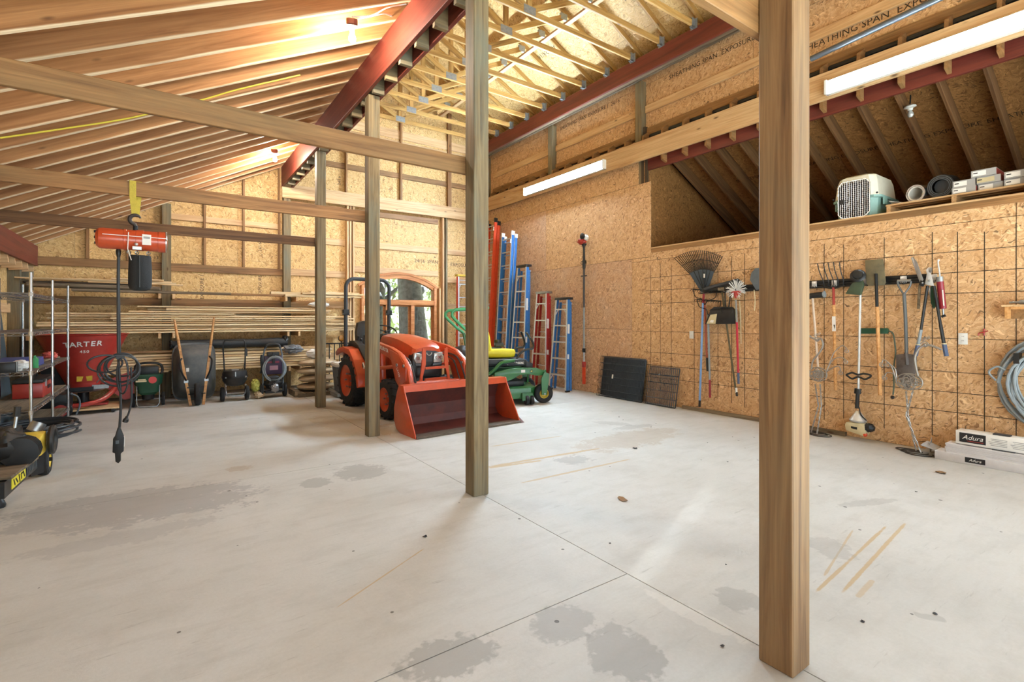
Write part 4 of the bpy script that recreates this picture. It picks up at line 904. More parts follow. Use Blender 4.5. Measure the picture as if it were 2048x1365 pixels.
for s, (a, b) in zip((-1, 1), hp):
    m_ = V(a).lerp(V(b), .45); k_ = V(a).lerp(V(b), .72)
    MB().tube(smoothp([m_ + V((0, -.03, 0)), m_ + V((s * .03, -.13, -.06)), m_ + V((s * .01, -.15, -.2)), k_ + V((0, -.03, .02))]), .013, 8).build('leg', BLACKM, wbw)
    MB().bx(k_.x - .03, k_.x + .03, k_.y - .035, k_.y + .02, k_.z - .02, k_.z + .02).build('bracket', STEEL, wbw)
MB().bx(-.13, -.09, -.19, -.18, .56, .62).build('tag', WHITEP, wbw); MB().bar((-.12, -.22, .30), (.12, -.22, .30), .02, .02).build('wheel_brace', BLACKM, wbw)

ct = thing('drum_spreader', 'black round drum on two wheels with a tall looped handle', 'spreader', (1.04, 9.95, 0))
MB().tube(smoothp([(-.15, 0, .30), (-.16, .03, .6), (-.175, .06, .92)]) + smoothp([(-.175, .06, .97), (-.155, .065, 1.045), (-.11, .068, 1.06), (.11, .068, 1.06), (.155, .065, 1.045), (.175, .06, .97)]) + smoothp([(.175, .06, .92), (.16, .03, .6), (.15, 0, .30)]), .012, 8).build('handle_frame', BLACKM, ct)
MB().lathe([(.06, .26), (.14, .28), (.19, .36), (.195, .48), (.18, .53), (.1, .55), (.02, .552)], n=26).build('drum', BLACK, ct); MB().lathe([(.196, .40), (.205, .41), (.205, .43), (.196, .44)], n=26, cap=False).build('drum_band', BLACKM, ct)
MB().bx(-.06, .05, -.12, -.06, .535, .556).build('label_plate', CARDGREY, ct); MB().cyl((-.01, -.2, .44), (-.01, -.19, .52), .01, 6).build('latch', STEEL, ct)
MB().tube([(-.15, -.03, .35), (-.14, -.1, .12), (-.12, -.12, .10), (.12, -.12, .10), (.15, -.1, .14), (.17, -.05, .2)], .011, 8).build('stand', STEEL, ct)
for s in (-1, 1): wheel(ct, (s * .19, .0, .125), .125, .06, RUSTIRON)
MB().cyl((-.19, 0, .125), (.19, 0, .125), .012, 8).build('axle', STEEL, ct); MB().bx(.155, .195, -.02, .05, .78, .9).build('throttle', BLACK, ct); MB().tube(smoothp([(.17, 0, .8), (.13, -.05, .6), (.07, -.1, .5)]), .004, 5).build('cable', BLACK, ct)
for x in (-.15, .15):
    for z in (.28, .42): MB().ball((x, -.14, z), .016, 8, 6).build('bolt', STEEL, ct)

pw = thing('pressure_washer', 'pressure washer with grey hose coiled on its front', 'pressure washer', (1.66, 10.0, 0))
MB().tube(smoothp([(-.17, -.02, .1), (-.165, 0, .5), (-.155, .02, .78)]) + smoothp([(-.14, .02, .86), (-.11, .02, .95), (-.05, .02, .965), (.05, .02, .965), (.11, .02, .95), (.14, .02, .86)]) + smoothp([(.155, .02, .78), (.165, 0, .5), (.17, -.02, .1)]), .015, 10).build('handle_frame', GREY, pw)
MB().tube(smoothp([(-.13, .005, .90), (-.08, .005, .965), (.08, .005, .965), (.13, .005, .90)]), .02, 10).build('hand_grip', BLACK, pw)
MB().bx(-.15, .15, -.03, .04, .42, .76).build('panel', plain('washer_panel', '3a2740', .45), pw, bevel=.01); MB().bx(-.06, .08, -.036, -.03, .50, .58).build('label_plate', plain('label_pink', 'b98a9a', .5), pw); MB().bx(-.1, .1, -.036, -.03, .63, .66).build('stripe', plain('stripe_red', '8d2f3e', .5), pw)
MB().bx(-.1, .1, -.06, .05, .75, .83).build('top_bracket', BLACK, pw, bevel=.012); MB().bx(-.02, .02, -.09, -.05, .62, .82).build('hose_hook', BLACK, pw)
mb = MB(); rn = random.Random(4)
for k in range(7):
    mb.tube([V((.01 + (.165 + .012 * (k % 3)) * math.cos(t) + .02 * rn.uniform(-1, 1) * 0 + .012 * math.sin(k), -.07 - .012 * k, .53 + (.2 + .012 * ((k + 1) % 3)) * math.sin(t) + .01 * math.cos(k))) for t in [2 * PI * q / 28 for q in range(28)]], .0095, 6, closed=True)
mb.build('hose', GREYHOSE, pw)
lump((0, -.02, .25), .15, (1.0, .9, .75), .3, 4, seed=9).build('engine', BLACK, pw); MB().bx(-.14, .14, -.1, .1, .09, .13).build('base_plate', BLACKM, pw); lump((.01, -.13, .19), .075, (.9, .8, 1.1), .35, 5, seed=12).build('pump', STEEL, pw)
MB().lathe([(.03, 0), (.09, .01), (.1, .05), (.06, .07)], (0, -.08, .33), (0, 0, 1), 18).build('recoil_cover', DKGREY, pw)
for s in (-1, 1): wheel(pw, (s * .20, .02, .13), .13, .055, BLACK)
MB().tube(smoothp([(-.19, -.03, .78), (-.2, -.05, .7), (-.19, -.05, .55), (-.21, -.04, .45)]), .02, 8).build('spray_gun', BLACK, pw); MB().cyl((-.2, .02, .13), (.2, .02, .13), .012, 8).build('axle', STEEL, pw)
tag(lump((1.37, 9.98, .24), .085, (.8, .9, 1.3), .5, 4, seed=21).build('yellow_bag', plain('bag_lime', 'b9b85a', .6)), 'crumpled yellow-green bag between drum spreader and pressure washer', 'bag')
tag(lump((1.42, 9.95, .07), .075, (1.1, 1, .8), .5, 4, seed=23, flat=-.07).build('tan_bag', BAG), 'small crumpled tan bag on floor beside pressure washer', 'bag')

# ------------------------------------------------------------------ lumber racks
rn = random.Random(11)
def rack_arm(x, z, y0=10.42): board('rack_arm', (x, y0, z), (x, YB - .02, z), .04, .089, W_PALE, wb)
for z in (1.88, 1.19, .52):
    for x in (-1.68, -.04, .16, 2.005, 2.205): rack_arm(x, z - .045, 10.30 if z < 1 else (10.42 if z < 1.5 else 10.62))
def lum(x0, x1, y, z, w, h_, mat, lab, grp, name='lumber_board'):
    o = board(name, (x0, y, z + h_ / 2), (x1, y + rn.uniform(-.012, .012), z + h_ / 2), w, h_, mat); tag(o, lab, 'board', grp); return o
ORD = ['bottom', 'second', 'third', 'fourth', 'fifth', 'sixth', 'seventh', 'eighth', 'ninth', 'tenth', 'eleventh', 'top']
MIDG = 'boards on the middle rack'
z = 1.195
for i, hh in enumerate((.04, .04, .04, .045, .04, .03, .04, .038, .04, .036, .05, .036)):
    y = 10.44
    for j in range(3):
        w = rn.choice((.14, .14, .185)); L0 = -1.62 + abs(rn.gauss(0, .12)) + (0 if i < 5 else rn.choice((.0, .1, .9))); L1 = 3.42 - abs(rn.gauss(0, .12)) - (0 if i < 4 else rn.choice((0, .1, .5, 1.4, 2.2)))
        if i > 8: L0 = rn.uniform(-.9, .3); L1 = rn.uniform(1.9, 2.9)
        if i == 10 and j > 1: continue
        lum(L0, L1, y + w / 2 + .012 * ((i * 7) % 5), z, w - .006, hh - .011, W_OLD if rn.random() < .08 else W_LUM, (f'front pine board in the {ORD[i]} layer of the middle rack stack' if j == 0 else f'pine board behind the front one in the {ORD[i]} layer of middle rack stack'), MIDG); y += w
    z += hh
TOP, TOPG = 'thin pine strip lying on the top rack level at left', 'strips on the top left rack'
z = 1.885
tag(board('grey_board', (-1.2, 10.72, 1.905), (1.05, 10.72, 1.905), .19, .04, W_OLD), 'long weathered grey board on the top rack level', 'board')
tag(board('brown_board', (.98, 10.80, 1.905), (1.98, 10.80, 1.905), .14, .04, W_TIE), 'orange brown board on the top rack past the grey board', 'board')
tag(board('old_log_slab', (-1.75, 10.78, 1.975), (-.02, 10.74, 1.965), .22, .07, W_OLD, b=.02), 'rough barked slab lying on the top rack at left', 'board')
tag(board('bark_slab', (-1.8, 10.9, 2.02), (-.3, 10.92, 2.03), .2, .05, wood('bark_edge', '5d4d3b', '43362a', '2b231c', knots=.4), b=.015), 'dark rough slab behind on the top rack at left', 'board')
for i, (a, b, zz, w) in enumerate(((-1.86, -.3, 2.062, .07), (-1.75, .2, 2.052, .09), (-1.3, .14, 2.075, .06), (-.7, .02, 2.10, .07), (-1.0, .30, 2.03, .1))):
    lum(a, b, 10.66 + .035 * (i % 3), zz, w, .022, W_LUM, ['longest thin pine strip on the top left rack, under the others', 'wide thin pine strip on the top left rack reaching the wall post', 'thin pine strip in the middle of the top left rack pile', 'topmost thin pine strip of the top left rack pile', 'thin pine strip sticking out past the wall post on top rack'][i], TOPG, 'wood_strip')
RT2, RT2G = 'pale board lying on the top rack level near the window', 'boards on the top rack near window'
for (a, b, y, zz, hh), l_ in zip(((1.98, 3.5, 10.66, 1.88, .04), (2.3, 3.55, 10.68, 1.94, .03), (1.75, 3.3, 10.82, 1.925, .055), (2.5, 3.5, 10.84, 1.98, .03), (2.1, 3.5, 10.97, 1.90, .06)), ('pale front board on the top rack near window, lowest one', 'thin pale board on top of the front board near window', 'thick pale board reaching farthest left on the top rack near window', 'thin short board on top of the thick one near window', 'thick pale board at the back of the top rack near window')): lum(a, b, y, zz, .12, hh, W_LUM, l_, RT2G)
tag(lump((2.62, 10.6, 1.73), .1, (2.0, .8, .55), .3, 3, seed=31).build('white_bundle', WHITE), 'white plastic bundle on top of the middle lumber stack', 'bundle')
LOWG = 'planks in the low lumber stack'
z = .525
for i in range(8):
    y = 10.34
    for j in range(3):
        if i < 7 or j > 1: lum(.74 + rn.uniform(-.03, .03) if i > 2 else .6, 2.62 + rn.uniform(-.1, .3), y + .069 + .012 * ((i * 3) % 4), z, .134, .037, W_LUM, (f'front thick plank in the {ORD[i] if i < 7 else "top"} layer of low stack behind the drum spreader' if j == 0 else f'thick plank behind the front in the {ORD[i] if i < 7 else "top"} layer of right low stack'), LOWG)
        y += .14
    z += .045
LOWG2 = 'planks in the low left lumber stack'
z = .525
for i in range(7):
    y = 10.34
    for j in range(3):
        lum(-.95 + rn.uniform(-.2, .1), .13 + rn.uniform(-.07, .03), y + .069 + .012 * ((i * 3) % 4), z, .134, .037, W_LUM, (f'front thick plank in the {ORD[i]} layer of low stack behind lawn spreader' if j == 0 else f'thick plank behind the front in the {ORD[i]} layer of left low stack'), LOWG2); y += .14
    z += .045
tag(board('shelf_board', (-1.6, 10.42, .875), (.15, 10.42, .875), .16, .03, W_TIE), 'reddish brown board on top of the low left stack', 'board')
bt = thing('black_roll', 'long black rolled tarpaulin on the low lumber stack', 'roll', (1.05, 10.46, .985))
MB().tube([(-.92 + 1.84 * i / 12, .01 * math.sin(i), .004 * math.sin(i * 2)) for i in range(13)], [.06, .078, .082, .08, .078, .08, .081, .08, .078, .08, .085, .092, .08], 18).build('roll', plain('black_tarp', '1f2224', .55, bmp=.3, bs=18), bt)
lump((.9, 0, .03), .09, (.7, 1, 1.1), .35, 4, seed=41).build('bunched_end', BLACK, bt); lump((-.93, 0, .0), .075, (.5, 1, 1.0), .3, 4, seed=44).build('bunched_end', BLACK, bt)
tag(lump((2.06, 10.28, .855), .12, (1.35, .8, .65), .55, 3.4, n=28, m=18, seed=51).build('rag', CLOTH), 'grey rag lying on the front of the low lumber stack', 'rag')

# sacks, bin and railing behind the rear post
pb = thing('sack_skid', 'low wooden skid under the stacked sacks', 'pallet', (2.45, 10.0, 0))
for y in (-.3, 0, .3): MB().bx(-.42, .42, y - .045, y + .045, 0, .05).build('runner', W_OLD, pb, smooth=False)
for k in range(6): MB().bx(-.42 + .142 * k, -.30 + .142 * k, -.36, .36, .05, .07).build('slat', W_OLD, pb, smooth=False)
SLAB = ['brown paper sack at the bottom of the stack behind rear post', 'brown paper sack second from bottom behind rear post', 'brown paper sack third from bottom behind rear post', 'tan paper sack on top of the stack behind rear post']
for k in range(4):
    o = lump((2.42 + .02 * (k % 2), 9.98, .15 + .150 * k), 1, (.36, .25, .074), .08, 2.2, 26, 14, seed=60 + k); tag(o.build('paper_sack', BAG), SLAB[k], 'sack', 'paper sacks on the skid')
tag(lump((2.40, 10.02, .765), .11, (1.5, 1, .85), .3, 3, seed=71).build('white_sack', WHITE), 'white sack resting above the brown paper sacks', 'sack')
tag(MB().bx(1.98, 2.06, 9.72, 10.3, .0, .11).build('timber_block', W_OLD), 'old timber lying on floor beside the sacks', 'timber')
gb = thing('grey_bin', 'blue grey plastic bin with pale lid behind tractor wheel', 'bin', (2.84, 9.38, 0))
MB().loft([rsec(.21, .19, .1, p=8), rsec(.25, .22, .56, p=8)]).build('tub', GREY, gb); MB().loft([rsec(.265, .235, .56, p=8), rsec(.265, .235, .6, p=8), rsec(.24, .21, .63, p=8)]).build('lid', WHITE, gb)
MB().bx(-.26, .26, -.24, .24, .02, .08).build('base_frame', GALV, gb, bevel=.005)
for x in (-.2, .2):
    for y in (-.18, .18): MB().bx(x - .02, x + .02, y - .02, y + .02, 0, .02).build('foot', BLACK, gb)
rl = thing('railing_panel', 'black metal railing panel standing behind the grey bin', 'railing', (2.98, 10.25, 0))
MB().bx(-.38, .38, -.012, .012, .93, .955).build('top_rail', BLACKM, rl); MB().bx(-.38, .38, -.012, .012, .08, .10).build('bottom_rail', BLACKM, rl)
for k in range(8): MB().bx(-.355 + .1 * k, -.34 + .1 * k, -.008, .008, .10, .93).build('baluster', BLACKM, rl)
for x in (-.37, .37): MB().bx(x - .014, x + .014, -.014, .014, 0, .97).build('end_post', BLACKM, rl)
# ------------------------------------------------------------------ tractor with front loader
tr = thing('tractor', 'orange compact tractor with front loader bucket parked behind the posts', 'tractor', (3.03, 8.31, 0), math.radians(3.27))
def sidebar(name, poly, x, d, mat, par=tr, bevel=.004): return MB().prism(poly, d, O=(x, 0, 0), X=(0, 1, 0), Y=(0, 0, 1)).build(name, mat, par, bevel=bevel)
for s in (-1, 1):
    t_, m_ = wheel(tr, (s * .43, 0, .42), .42, .27, RED_TRAC, rr=.62, lugs=20); m_.name = 'rear_rim'
    for k in range(6): MB().cyl((s * .5, .12 * math.cos(k * PI / 3), .42 + .12 * math.sin(k * PI / 3)), (s * .535, .12 * math.cos(k * PI / 3), .42 + .12 * math.sin(k * PI / 3)), .014, 8).build('wheel_bolt', STEEL, m_)
    t_, m_ = wheel(tr, (s * .43, -1.45, .285), .285, .22, RED_TRAC, rr=.6, lugs=16); m_.name = 'front_rim'
    for k in range(5): MB().cyl((s * .48, -1.45 + .08 * math.cos(k * PI / 2.5), .285 + .08 * math.sin(k * PI / 2.5)), (s * .51, -1.45 + .08 * math.cos(k * PI / 2.5), .285 + .08 * math.sin(k * PI / 2.5)), .011, 8).build('wheel_bolt', STEEL, m_)
MB().cyl((-.45, 0, .42), (.45, 0, .42), .09, 14).build('rear_axle', BLACKM, tr); MB().bx(-.40, .40, -1.52, -1.38, .24, .36).build('front_axle', BLACKM, tr, bevel=.02)
sidebar('chassis', [(.35, .35), (.35, .75), (-.6, .75), (-1.7, .62), (-1.75, .40), (-.6, .32)], 0, .34, BLACKM)
for s in (-1, 1):                                               # fenders
    a0 = [( .50 * math.cos(t), .42 + .50 * math.sin(t)) for t in [math.radians(d) for d in range(35, 190, 15)]]; a1_ = [(.47 * math.cos(t), .42 + .47 * math.sin(t)) for t in [math.radians(d) for d in range(35, 190, 15)]]
    q = [(.55, .86), (.42, .93), (.2, .97), (-.1, .94), (-.3, .78), (-.46, .56), (-.52, .36), (-.44, .34), (-.38, .5), (-.26, .68), (-.06, .84), (.2, .88), (.5, .8)]
    sidebar('fender', q, s * .40, .30, RED_TRAC, bevel=.012)
    sidebar('fender_side', [(.5, .84), (.2, .96), (-.1, .93), (-.3, .78), (-.46, .56), (-.5, .38), (-.3, .38), (-.1, .6), (.1, .75), (.4, .75)], s * .27, .02, RED_TRAC)
    sidebar('fender_trim', [(.42, .95), (.3, 1.06), (.1, 1.07), (-.1, 1.0), (-.35, .80), (-.38, .74), (-.1, .93), (.2, .97)], s * .33, .12, BLACK, bevel=.01)
    MB().lathe([(.0, 0), (.045, .004), (.05, .02), (.04, .035), (0, .04)], (s * .46, .50, 1.10), (0, -1, 0), 18).build('signal_lamp', plain('amber_lens', 'c08a3c', .2), tr); MB().lathe([(.052, -.02), (.056, 0), (.05, .012)], (s * .46, .50, 1.10), (0, -1, 0), 18).build('lamp_ring', BLACK, tr)
    MB().cyl((s * .44, .52, .93), (s * .46, .52, 1.08), .01, 8).build('lamp_stalk', BLACKM, tr)
MB().bar((-.415, -.40, .70), (-.40, -.30, .58), .02, .10).build('decal', WHITEP, tr); MB().bar((-.427, -.395, .695), (-.412, -.31, .59), .01, .06).build('decal_print', LABELK, tr)
rp_ = [(-.40, .45, .7), (-.40, .45, 1.05), (-.40, .44, 1.95)] + [tuple(p) for p in arc((-.25, .44, 1.99), .15, PI, PI / 2, 6)] + [tuple(p) for p in arc((.25, .44, 1.99), .15, PI / 2, 0, 6)] + [(.40, .44, 1.95), (.40, .45, 1.05), (.40, .45, .7)]
MB().tube(rp_, .033, 10).build('roll_bar', DKGREY, tr)
for s in (-1, 1): MB().bx(s * .40 - .05, s * .40 + .05, .41, .49, 1.50, 1.60).build('roll_bar_hinge', BLACKM, tr, bevel=.01); MB().cyl((s * .40 - .06, .43, 1.52), (s * .40 + .06, .43, 1.52), .014, 8).build('hinge_pin', STEEL, tr)
MB().loft([rsec(.22, .2, .82, .28, p=6), rsec(.24, .22, .92, .28, p=6), rsec(.2, .18, .96, .28, p=6)]).build('seat_base', BLACK, tr)
MB().loft([[V((x, .42 + y + (z - .95) * .15, z)) for x, y in ((-w, -.05), (-w * .6, -.08), (w * .6, -.08), (w, -.05), (w, .05), (-w, .05))] for z, w in ((.92, .19), (1.0, .22), (1.2, .22), (1.36, .18), (1.40, .1))]).build('seat_back', BLACK, tr)
MB().bx(-.42, .42, -.62, .1, .42, .46).build('foot_plate', BLACKM, tr); MB().bx(-.42, .42, .05, .5, .75, .86).build('platform', BLACKM, tr)
MB().loft([[V((x * w, -.62 + y, z)) for x, y in ((-1, 0), (1, 0), (1, .16), (-1, .16))] for z, w in ((.55, .18), (.95, .19), (1.13, .21), (1.2, .18))]).build('dash', BLACK, tr, bevel=.02)
sw0 = V((.0, -.30, 1.225)); MB().tube([sw0 + V((.19 * math.cos(t), .16 * math.sin(t), .10 * math.sin(t))) for t in [2 * PI * k / 28 for k in range(28)]], .0125, 8, closed=True).build('steering_wheel', BLACK, tr)
for t in (.5, 2.6, 4.7): MB().tube([sw0, sw0 + V((.19 * math.cos(t), .16 * math.sin(t), .10 * math.sin(t)))], .009, 6).build('wheel_spoke', BLACK, tr)
MB().cyl((0, -.5, 1.08), sw0, .025, 10).build('steering_column', BLACK, tr)
for (x, y, z, hh) in ((-.28, .1, .95, .12), (-.24, .05, .93, .2), (-.3, .18, .96, .16)): MB().tube([(x, y, z), (x + .01, y - .02, z + hh)], .008, 6).build('lever', BLACKM, tr); MB().ball((x + .01, y - .02, z + hh + .015), .022, 10, 7).build('lever_knob', BLACK, tr)
def hsec(y, w, zt, zb, r=.05): return [V((-w, y, zb)), V((-w, y, zt - r * 1.6)), V((-w + r * .4, y, zt - r * .5)), V((-w * .55, y, zt)), V((0, y, zt + .012)), V((w * .55, y, zt)), V((w - r * .4, y, zt - r * .5)), V((w, y, zt - r * 1.6)), V((w, y, zb))]
MB().loft([hsec(-.62, .23, 1.17, .72), hsec(-.70, .25, 1.19, .72), hsec(-1.0, .265, 1.185, .72), hsec(-1.3, .26, 1.15, .74), hsec(-1.58, .25, 1.09, .80), hsec(-1.70, .235, 1.045, .93), hsec(-1.735, .20, 1.02, .95)]).build('hood', RED_TRAC, tr, ang=30)
MB().loft([hsec(-1.2, .24, .95, .55), hsec(-1.66, .245, .99, .58), hsec(-1.735, .235, .965, .60), hsec(-1.755, .2, .9, .64)]).build('grille', BLACK, tr)
for s in (-1, 1):
    MB().prism([(s * .08, .80), (s * .09, .93), (s * .225, .955), (s * .235, .86), (s * .2, .80)], .05, O=(0, -1.755, 0)).build('headlamp', LENS, tr, bevel=.01)
    for x in (.13, .19): MB().lathe([(0, 0), (.022, .003), (.028, .015)], (s * x, -1.787, .875), (0, -1, 0), 14).build('reflector', CHROME, tr)
    MB().prism([(s * .06, .76), (s * .07, .79), (s * .22, .80), (s * .2, .77)], .02, O=(0, -1.772, 0)).build('lamp_trim', GREY, tr)
MB().prism([(-.07, .97), (.07, .97), (.05, .82), (-.05, .82)], .03, O=(0, -1.765, 0)).build('grille_centre', DKGREY, tr)
MB().tube(arc((0, -1.785, .95), .04, PI, 2 * PI, 8), .008, 6).build('emblem', CHROME, tr)
MB().bx(-.18, .18, -1.76, -1.70, .6, .74).build('lower_grille', BLACK, tr, bevel=.01); MB().bx(-.12, .12, -1.95, -1.6, .42, .5).build('front_weight_bracket', DKGREY, tr, bevel=.01)
# loader
for s in (-1, 1):
    x = s * .46
    sidebar('loader_post', [(-.80, .40), (-.78, 1.0), (-.88, 1.08), (-1.0, 1.05), (-1.06, .5), (-1.0, .38)], s * .36, .07, RED_TRAC)
    MB().bar((s * .2, -.95, .45), (s * .4, -.95, .45), .12, .14).build('loader_bracket', RED_TRAC, tr)
    sidebar('loader_arm', [(-.84, 1.10), (-1.05, 1.09), (-1.55, 1.03), (-1.80, .97), (-1.98, .87), (-2.10, .74), (-2.20, .42), (-2.185, .27), (-2.12, .24), (-1.98, .50), (-1.86, .68), (-1.70, .80), (-1.50, .88), (-1.1, .96), (-.84, 1.0)], x, .065, RED_TRAC)
    sidebar('knee_plate', [(-1.55, 1.0), (-1.85, .94), (-2.06, .78), (-2.06, .6), (-1.86, .50), (-1.74, .58), (-1.62, .82)], x - s * .0, .085, RED_TRAC)
    MB().cyl((x, -1.1, .70), (x, -1.62, .76), .028, 12).build('lift_cylinder', RED_TRAC, tr); MB().cyl((x, -1.60, .758), (x, -1.8, .78), .015, 10).build('lift_rod', CHROME, tr)
    MB().cyl((x - s * .0, -1.94, .80), (x, -2.20, .46), .034, 12).build('bucket_cylinder', RED_TRAC, tr); MB().cyl((x, -2.19, .47), (x, -2.20, .36), .016, 10).build('bucket_rod', CHROME, tr)
    for (y, z) in ((-.92, 1.04), (-1.80, .80), (-2.0, .80), (-2.15, .30)): MB().cyl((x - .055, y, z), (x + .055, y, z), .022, 10).build('pin', STEEL, tr)
    MB().tube(smoothp([(x - s * .06, -1.5, .93), (x - s * .07, -1.9, .88), (x - s * .07, -2.08, .68), (x - s * .07, -2.16, .5)]), .011, 6).build('hydraulic_hose', CABLE, tr)
    MB().tube(smoothp([(x - s * .09, -1.5, .9), (x - s * .10, -1.85, .83), (x - s * .10, -2.0, .62), (x - s * .10, -2.1, .45)]), .011, 6).build('hydraulic_hose', CABLE, tr)
text('letters', 'KUBOTA', .075, (-.497, -1.36, .995), (0, -1, -.17), (0, -.17, 1), WHITEP, tr, bold=.001, sx=.95); text('letters', 'LA435', .055, (-.506, -1.84, .70), (0, -.55, -.84), (0, -.84, .55), WHITEP, tr)
MB().cyl((-.46, -2.02, .55), (.46, -2.02, .55), .03, 12).build('torque_tube', RED_TRAC, tr)
g_ = [(-.17, 1.02), (-.12, 1.02), (-.10, .90)]
for s in (-1, 1): MB().prism([(s * .20, 1.02), (s * .15, 1.0), (s * .15, .8), (s * .20, .62), (s * .20, .52), (s * .30, .45), (s * .33, .48), (s * .24, .58), (s * .21, .8)], .025, O=(.03, -1.9, 0)).build('guard_upright', RED_TRAC, tr)
for z in (.74, .58): MB().bx(-.13, .21, -1.915, -1.885, z - .017, z + .017).build('guard_bar', RED_TRAC, tr)
# bucket
BX0, BX1 = -.73, .86
prof = [(-2.80, .012), (-2.40, .012), (-2.28, .05), (-2.22, .14), (-2.22, .30), (-2.30, .50), (-2.36, .58)]
pin = [(y - (.0 if i == 0 else .012), z + (.012 if i < 3 else .004)) for i, (y, z) in enumerate(prof)]
sh_ = MB(); n_ = len(prof)
vs = [V((x, y, z)) for x in (BX0, BX1) for y, z in prof + pin[::-1]]; m2 = 2 * n_
sh_.add(vs, [tuple(range(m2 - 1, -1, -1)), tuple(range(m2, 2 * m2))] + [(i, (i + 1) % m2, m2 + (i + 1) % m2, m2 + i) for i in range(m2)])
sh_.build('bucket_shell', BUCKET_IN, tr, ang=20)
MB().bx(BX0, BX1, -2.82, -2.66, .006, .026).build('cutting_edge', BUCKET_LIP, tr)
side = [(-2.80, .0), (-2.40, .0), (-2.27, .04), (-2.205, .14), (-2.205, .30), (-2.29, .51), (-2.35, .60), (-2.47, .60), (-2.49, .54)]
for x in (BX0, BX1): sidebar('bucket_side', side, x, .016, RED_TRAC, bevel=.002)
MB().prism([(-2.33, .60), (-2.47, .60), (-2.49, .52), (-2.465, .52), (-2.44, .575), (-2.33, .575)], BX1 - BX0, O=((BX0 + BX1) / 2, 0, 0), X=(0, 1, 0), Y=(0, 0, 1)).build('bucket_rim', RED_TRAC, tr)
sidebar('bucket_tooth_plate', [(-2.84, .0), (-2.70, .0), (-2.70, .07)], BX1 + .02, .05, BUCKET_IN)
for x in (-.42, -.2, .25, .46): sidebar('bucket_hook', [(-2.20, .14), (-2.12, .2), (-2.12, .36), (-2.24, .42)], x, .03, RED_TRAC)
lump((.33, -1.72, .42), .11, (1, 1, .9), .4, 5, seed=81).build('hydraulic_valves', STEEL, tr)

# ------------------------------------------------------------------ riding mower
mh = math.radians(-20); mnv = V((-math.sin(mh), math.cos(mh), 0))
mo = thing('riding_mower', 'green riding mower with yellow seat behind the tractor bucket', 'mower', tuple(V((5.33, 6.66, 0)) + mnv * .5), mh)
for s in (-1, 1):
    wheel(mo, (0, s * .5, .165), .165, .12, YELLOWM, ax=(0, 1, 0), rr=.5)
    MB().tube([(0, s * .41, .165), (.0, s * .41, .33), (.02, s * .45, .42)], .018, 8).build('caster_fork', GREENJ, mo); MB().prism([(-.05, .15), (.03, .14), (.07, .36), (.08, .50), (0, .54), (-.06, .42)], .03, O=(0, s * .575, 0), X=(1, 0, 0), Y=(0, 0, 1)).build('fork_plate', GREENJ, mo)
    MB().cyl((0, s * .40, .165), (0, s * .6, .165), .014, 8).build('caster_axle', STEEL, mo); MB().cyl((0.02, s * .50, .40), (0.02, s * .50, .56), .035, 12).build('spindle', GREENJ, mo)
    MB().prism([(-.86, .42), (-.86, .54), (-.62, .60), (-.30, .605), (-.12, .60), (.02, .55), (.02, .47), (-.12, .47), (-.28, .50), (-.42, .49), (-.55, .42), (-.7, .37)], .06, O=(0, s * .50, 0)).build('frame_rail', GREENJ, mo, bevel=.006)
    MB().tube(smoothp([(-.95, s * .46, .5), (-.85, s * .47, .58), (-.72, s * .48, .70), (-.5, s * .46, .73)]), .028, 8).build('fender_tube', GREENJ, mo)
    wheel(mo, (-1.2, s * .44, .265), .265, .22, YELLOWM, ax=(0, 1, 0), rr=.5)
    MB().tube(smoothp([(-.42, s * .27, .68), (-.36, s * .27, .82), (-.24, s * .28, .90), (-.12, s * .28, .92), (-.11, s * .26, 1.02), (-.2, s * .16, 1.2)]), .019, 10).build('lap_bar', BLACK, mo)
    MB().tube(smoothp([(-1.15, s * .42, .55), (-1.18, s * .42, .95), (-1.22, s * .42, 1.18)]), .026, 10).build('roll_post', GREENJ, mo)
    rp2 = [(-1.22, s * .42, 1.18), (-1.34, s * .42, 1.27), (-1.5, s * .42, 1.42), (-1.55, s * .42, 1.48), (-1.55, s * .42, 1.54), (-1.5, s * .42, 1.585), (-1.3, s * .42, 1.60), (-.95, s * .42, 1.62)]
    MB().tube(rp2, .026, 10).build('roll_bar', GREENB, mo)
MB().cyl((-.95, -.42, 1.62), (-.95, .42, 1.62), .026, 10).build('roll_cross_bar', GREENB, mo)
MB().bx(-.10, .02, -.5, .5, .47, .55).build('front_beam', GREENJ, mo, bevel=.01); MB().bx(-1.4, -.9, -.3, .3, .3, .62).build('rear_frame', BLACKM, mo, bevel=.02)
MB().loft([[V((x, y, z)) for x, y in ((-1.05, -.5), (-.95, -.62), (-.25, -.62), (-.12, -.45), (-.08, 0), (-.12, .45), (-.25, .62), (-.95, .62), (-1.05, .5))] for z in (.10, .28)]).build('mower_deck', GREENJ, mo, bevel=.01)
MB().bx(-.9, -.3, -.4, .4, .28, .38).build('deck_cover', BLACK, mo, bevel=.03)
for x in (-.34, -.26): MB().lathe([(.02, -.03), (.075, -.025), (.08, 0), (.075, .025), (.02, .03)], (x + .0, -.66, .085), (1, .1, 0), 16).build('gauge_wheel', RUBBER, mo)
MB().bx(-.42, -.24, -.68, -.62, .08, .2).build('gauge_bracket', GREENJ, mo)
MB().bx(-1.1, -.25, -.36, .36, .62, .74).build('floor_pan', BLACK, mo, bevel=.02); MB().prism([(-.3, .6), (-.28, .72), (-.12, .66), (-.12, .56)], .6, O=(0, 0, 0)).build('foot_rest', BLACK, mo, bevel=.01)
def ssec(x0, x1, w, z, r=.6): return [V((x0, -w * r, z)), V((x0 + .03, -w, z)), V((x1 - .05, -w, z)), V((x1, -w * r, z)), V((x1, w * r, z)), V((x1 - .05, w, z)), V((x0 + .03, w, z)), V((x0, w * r, z))]
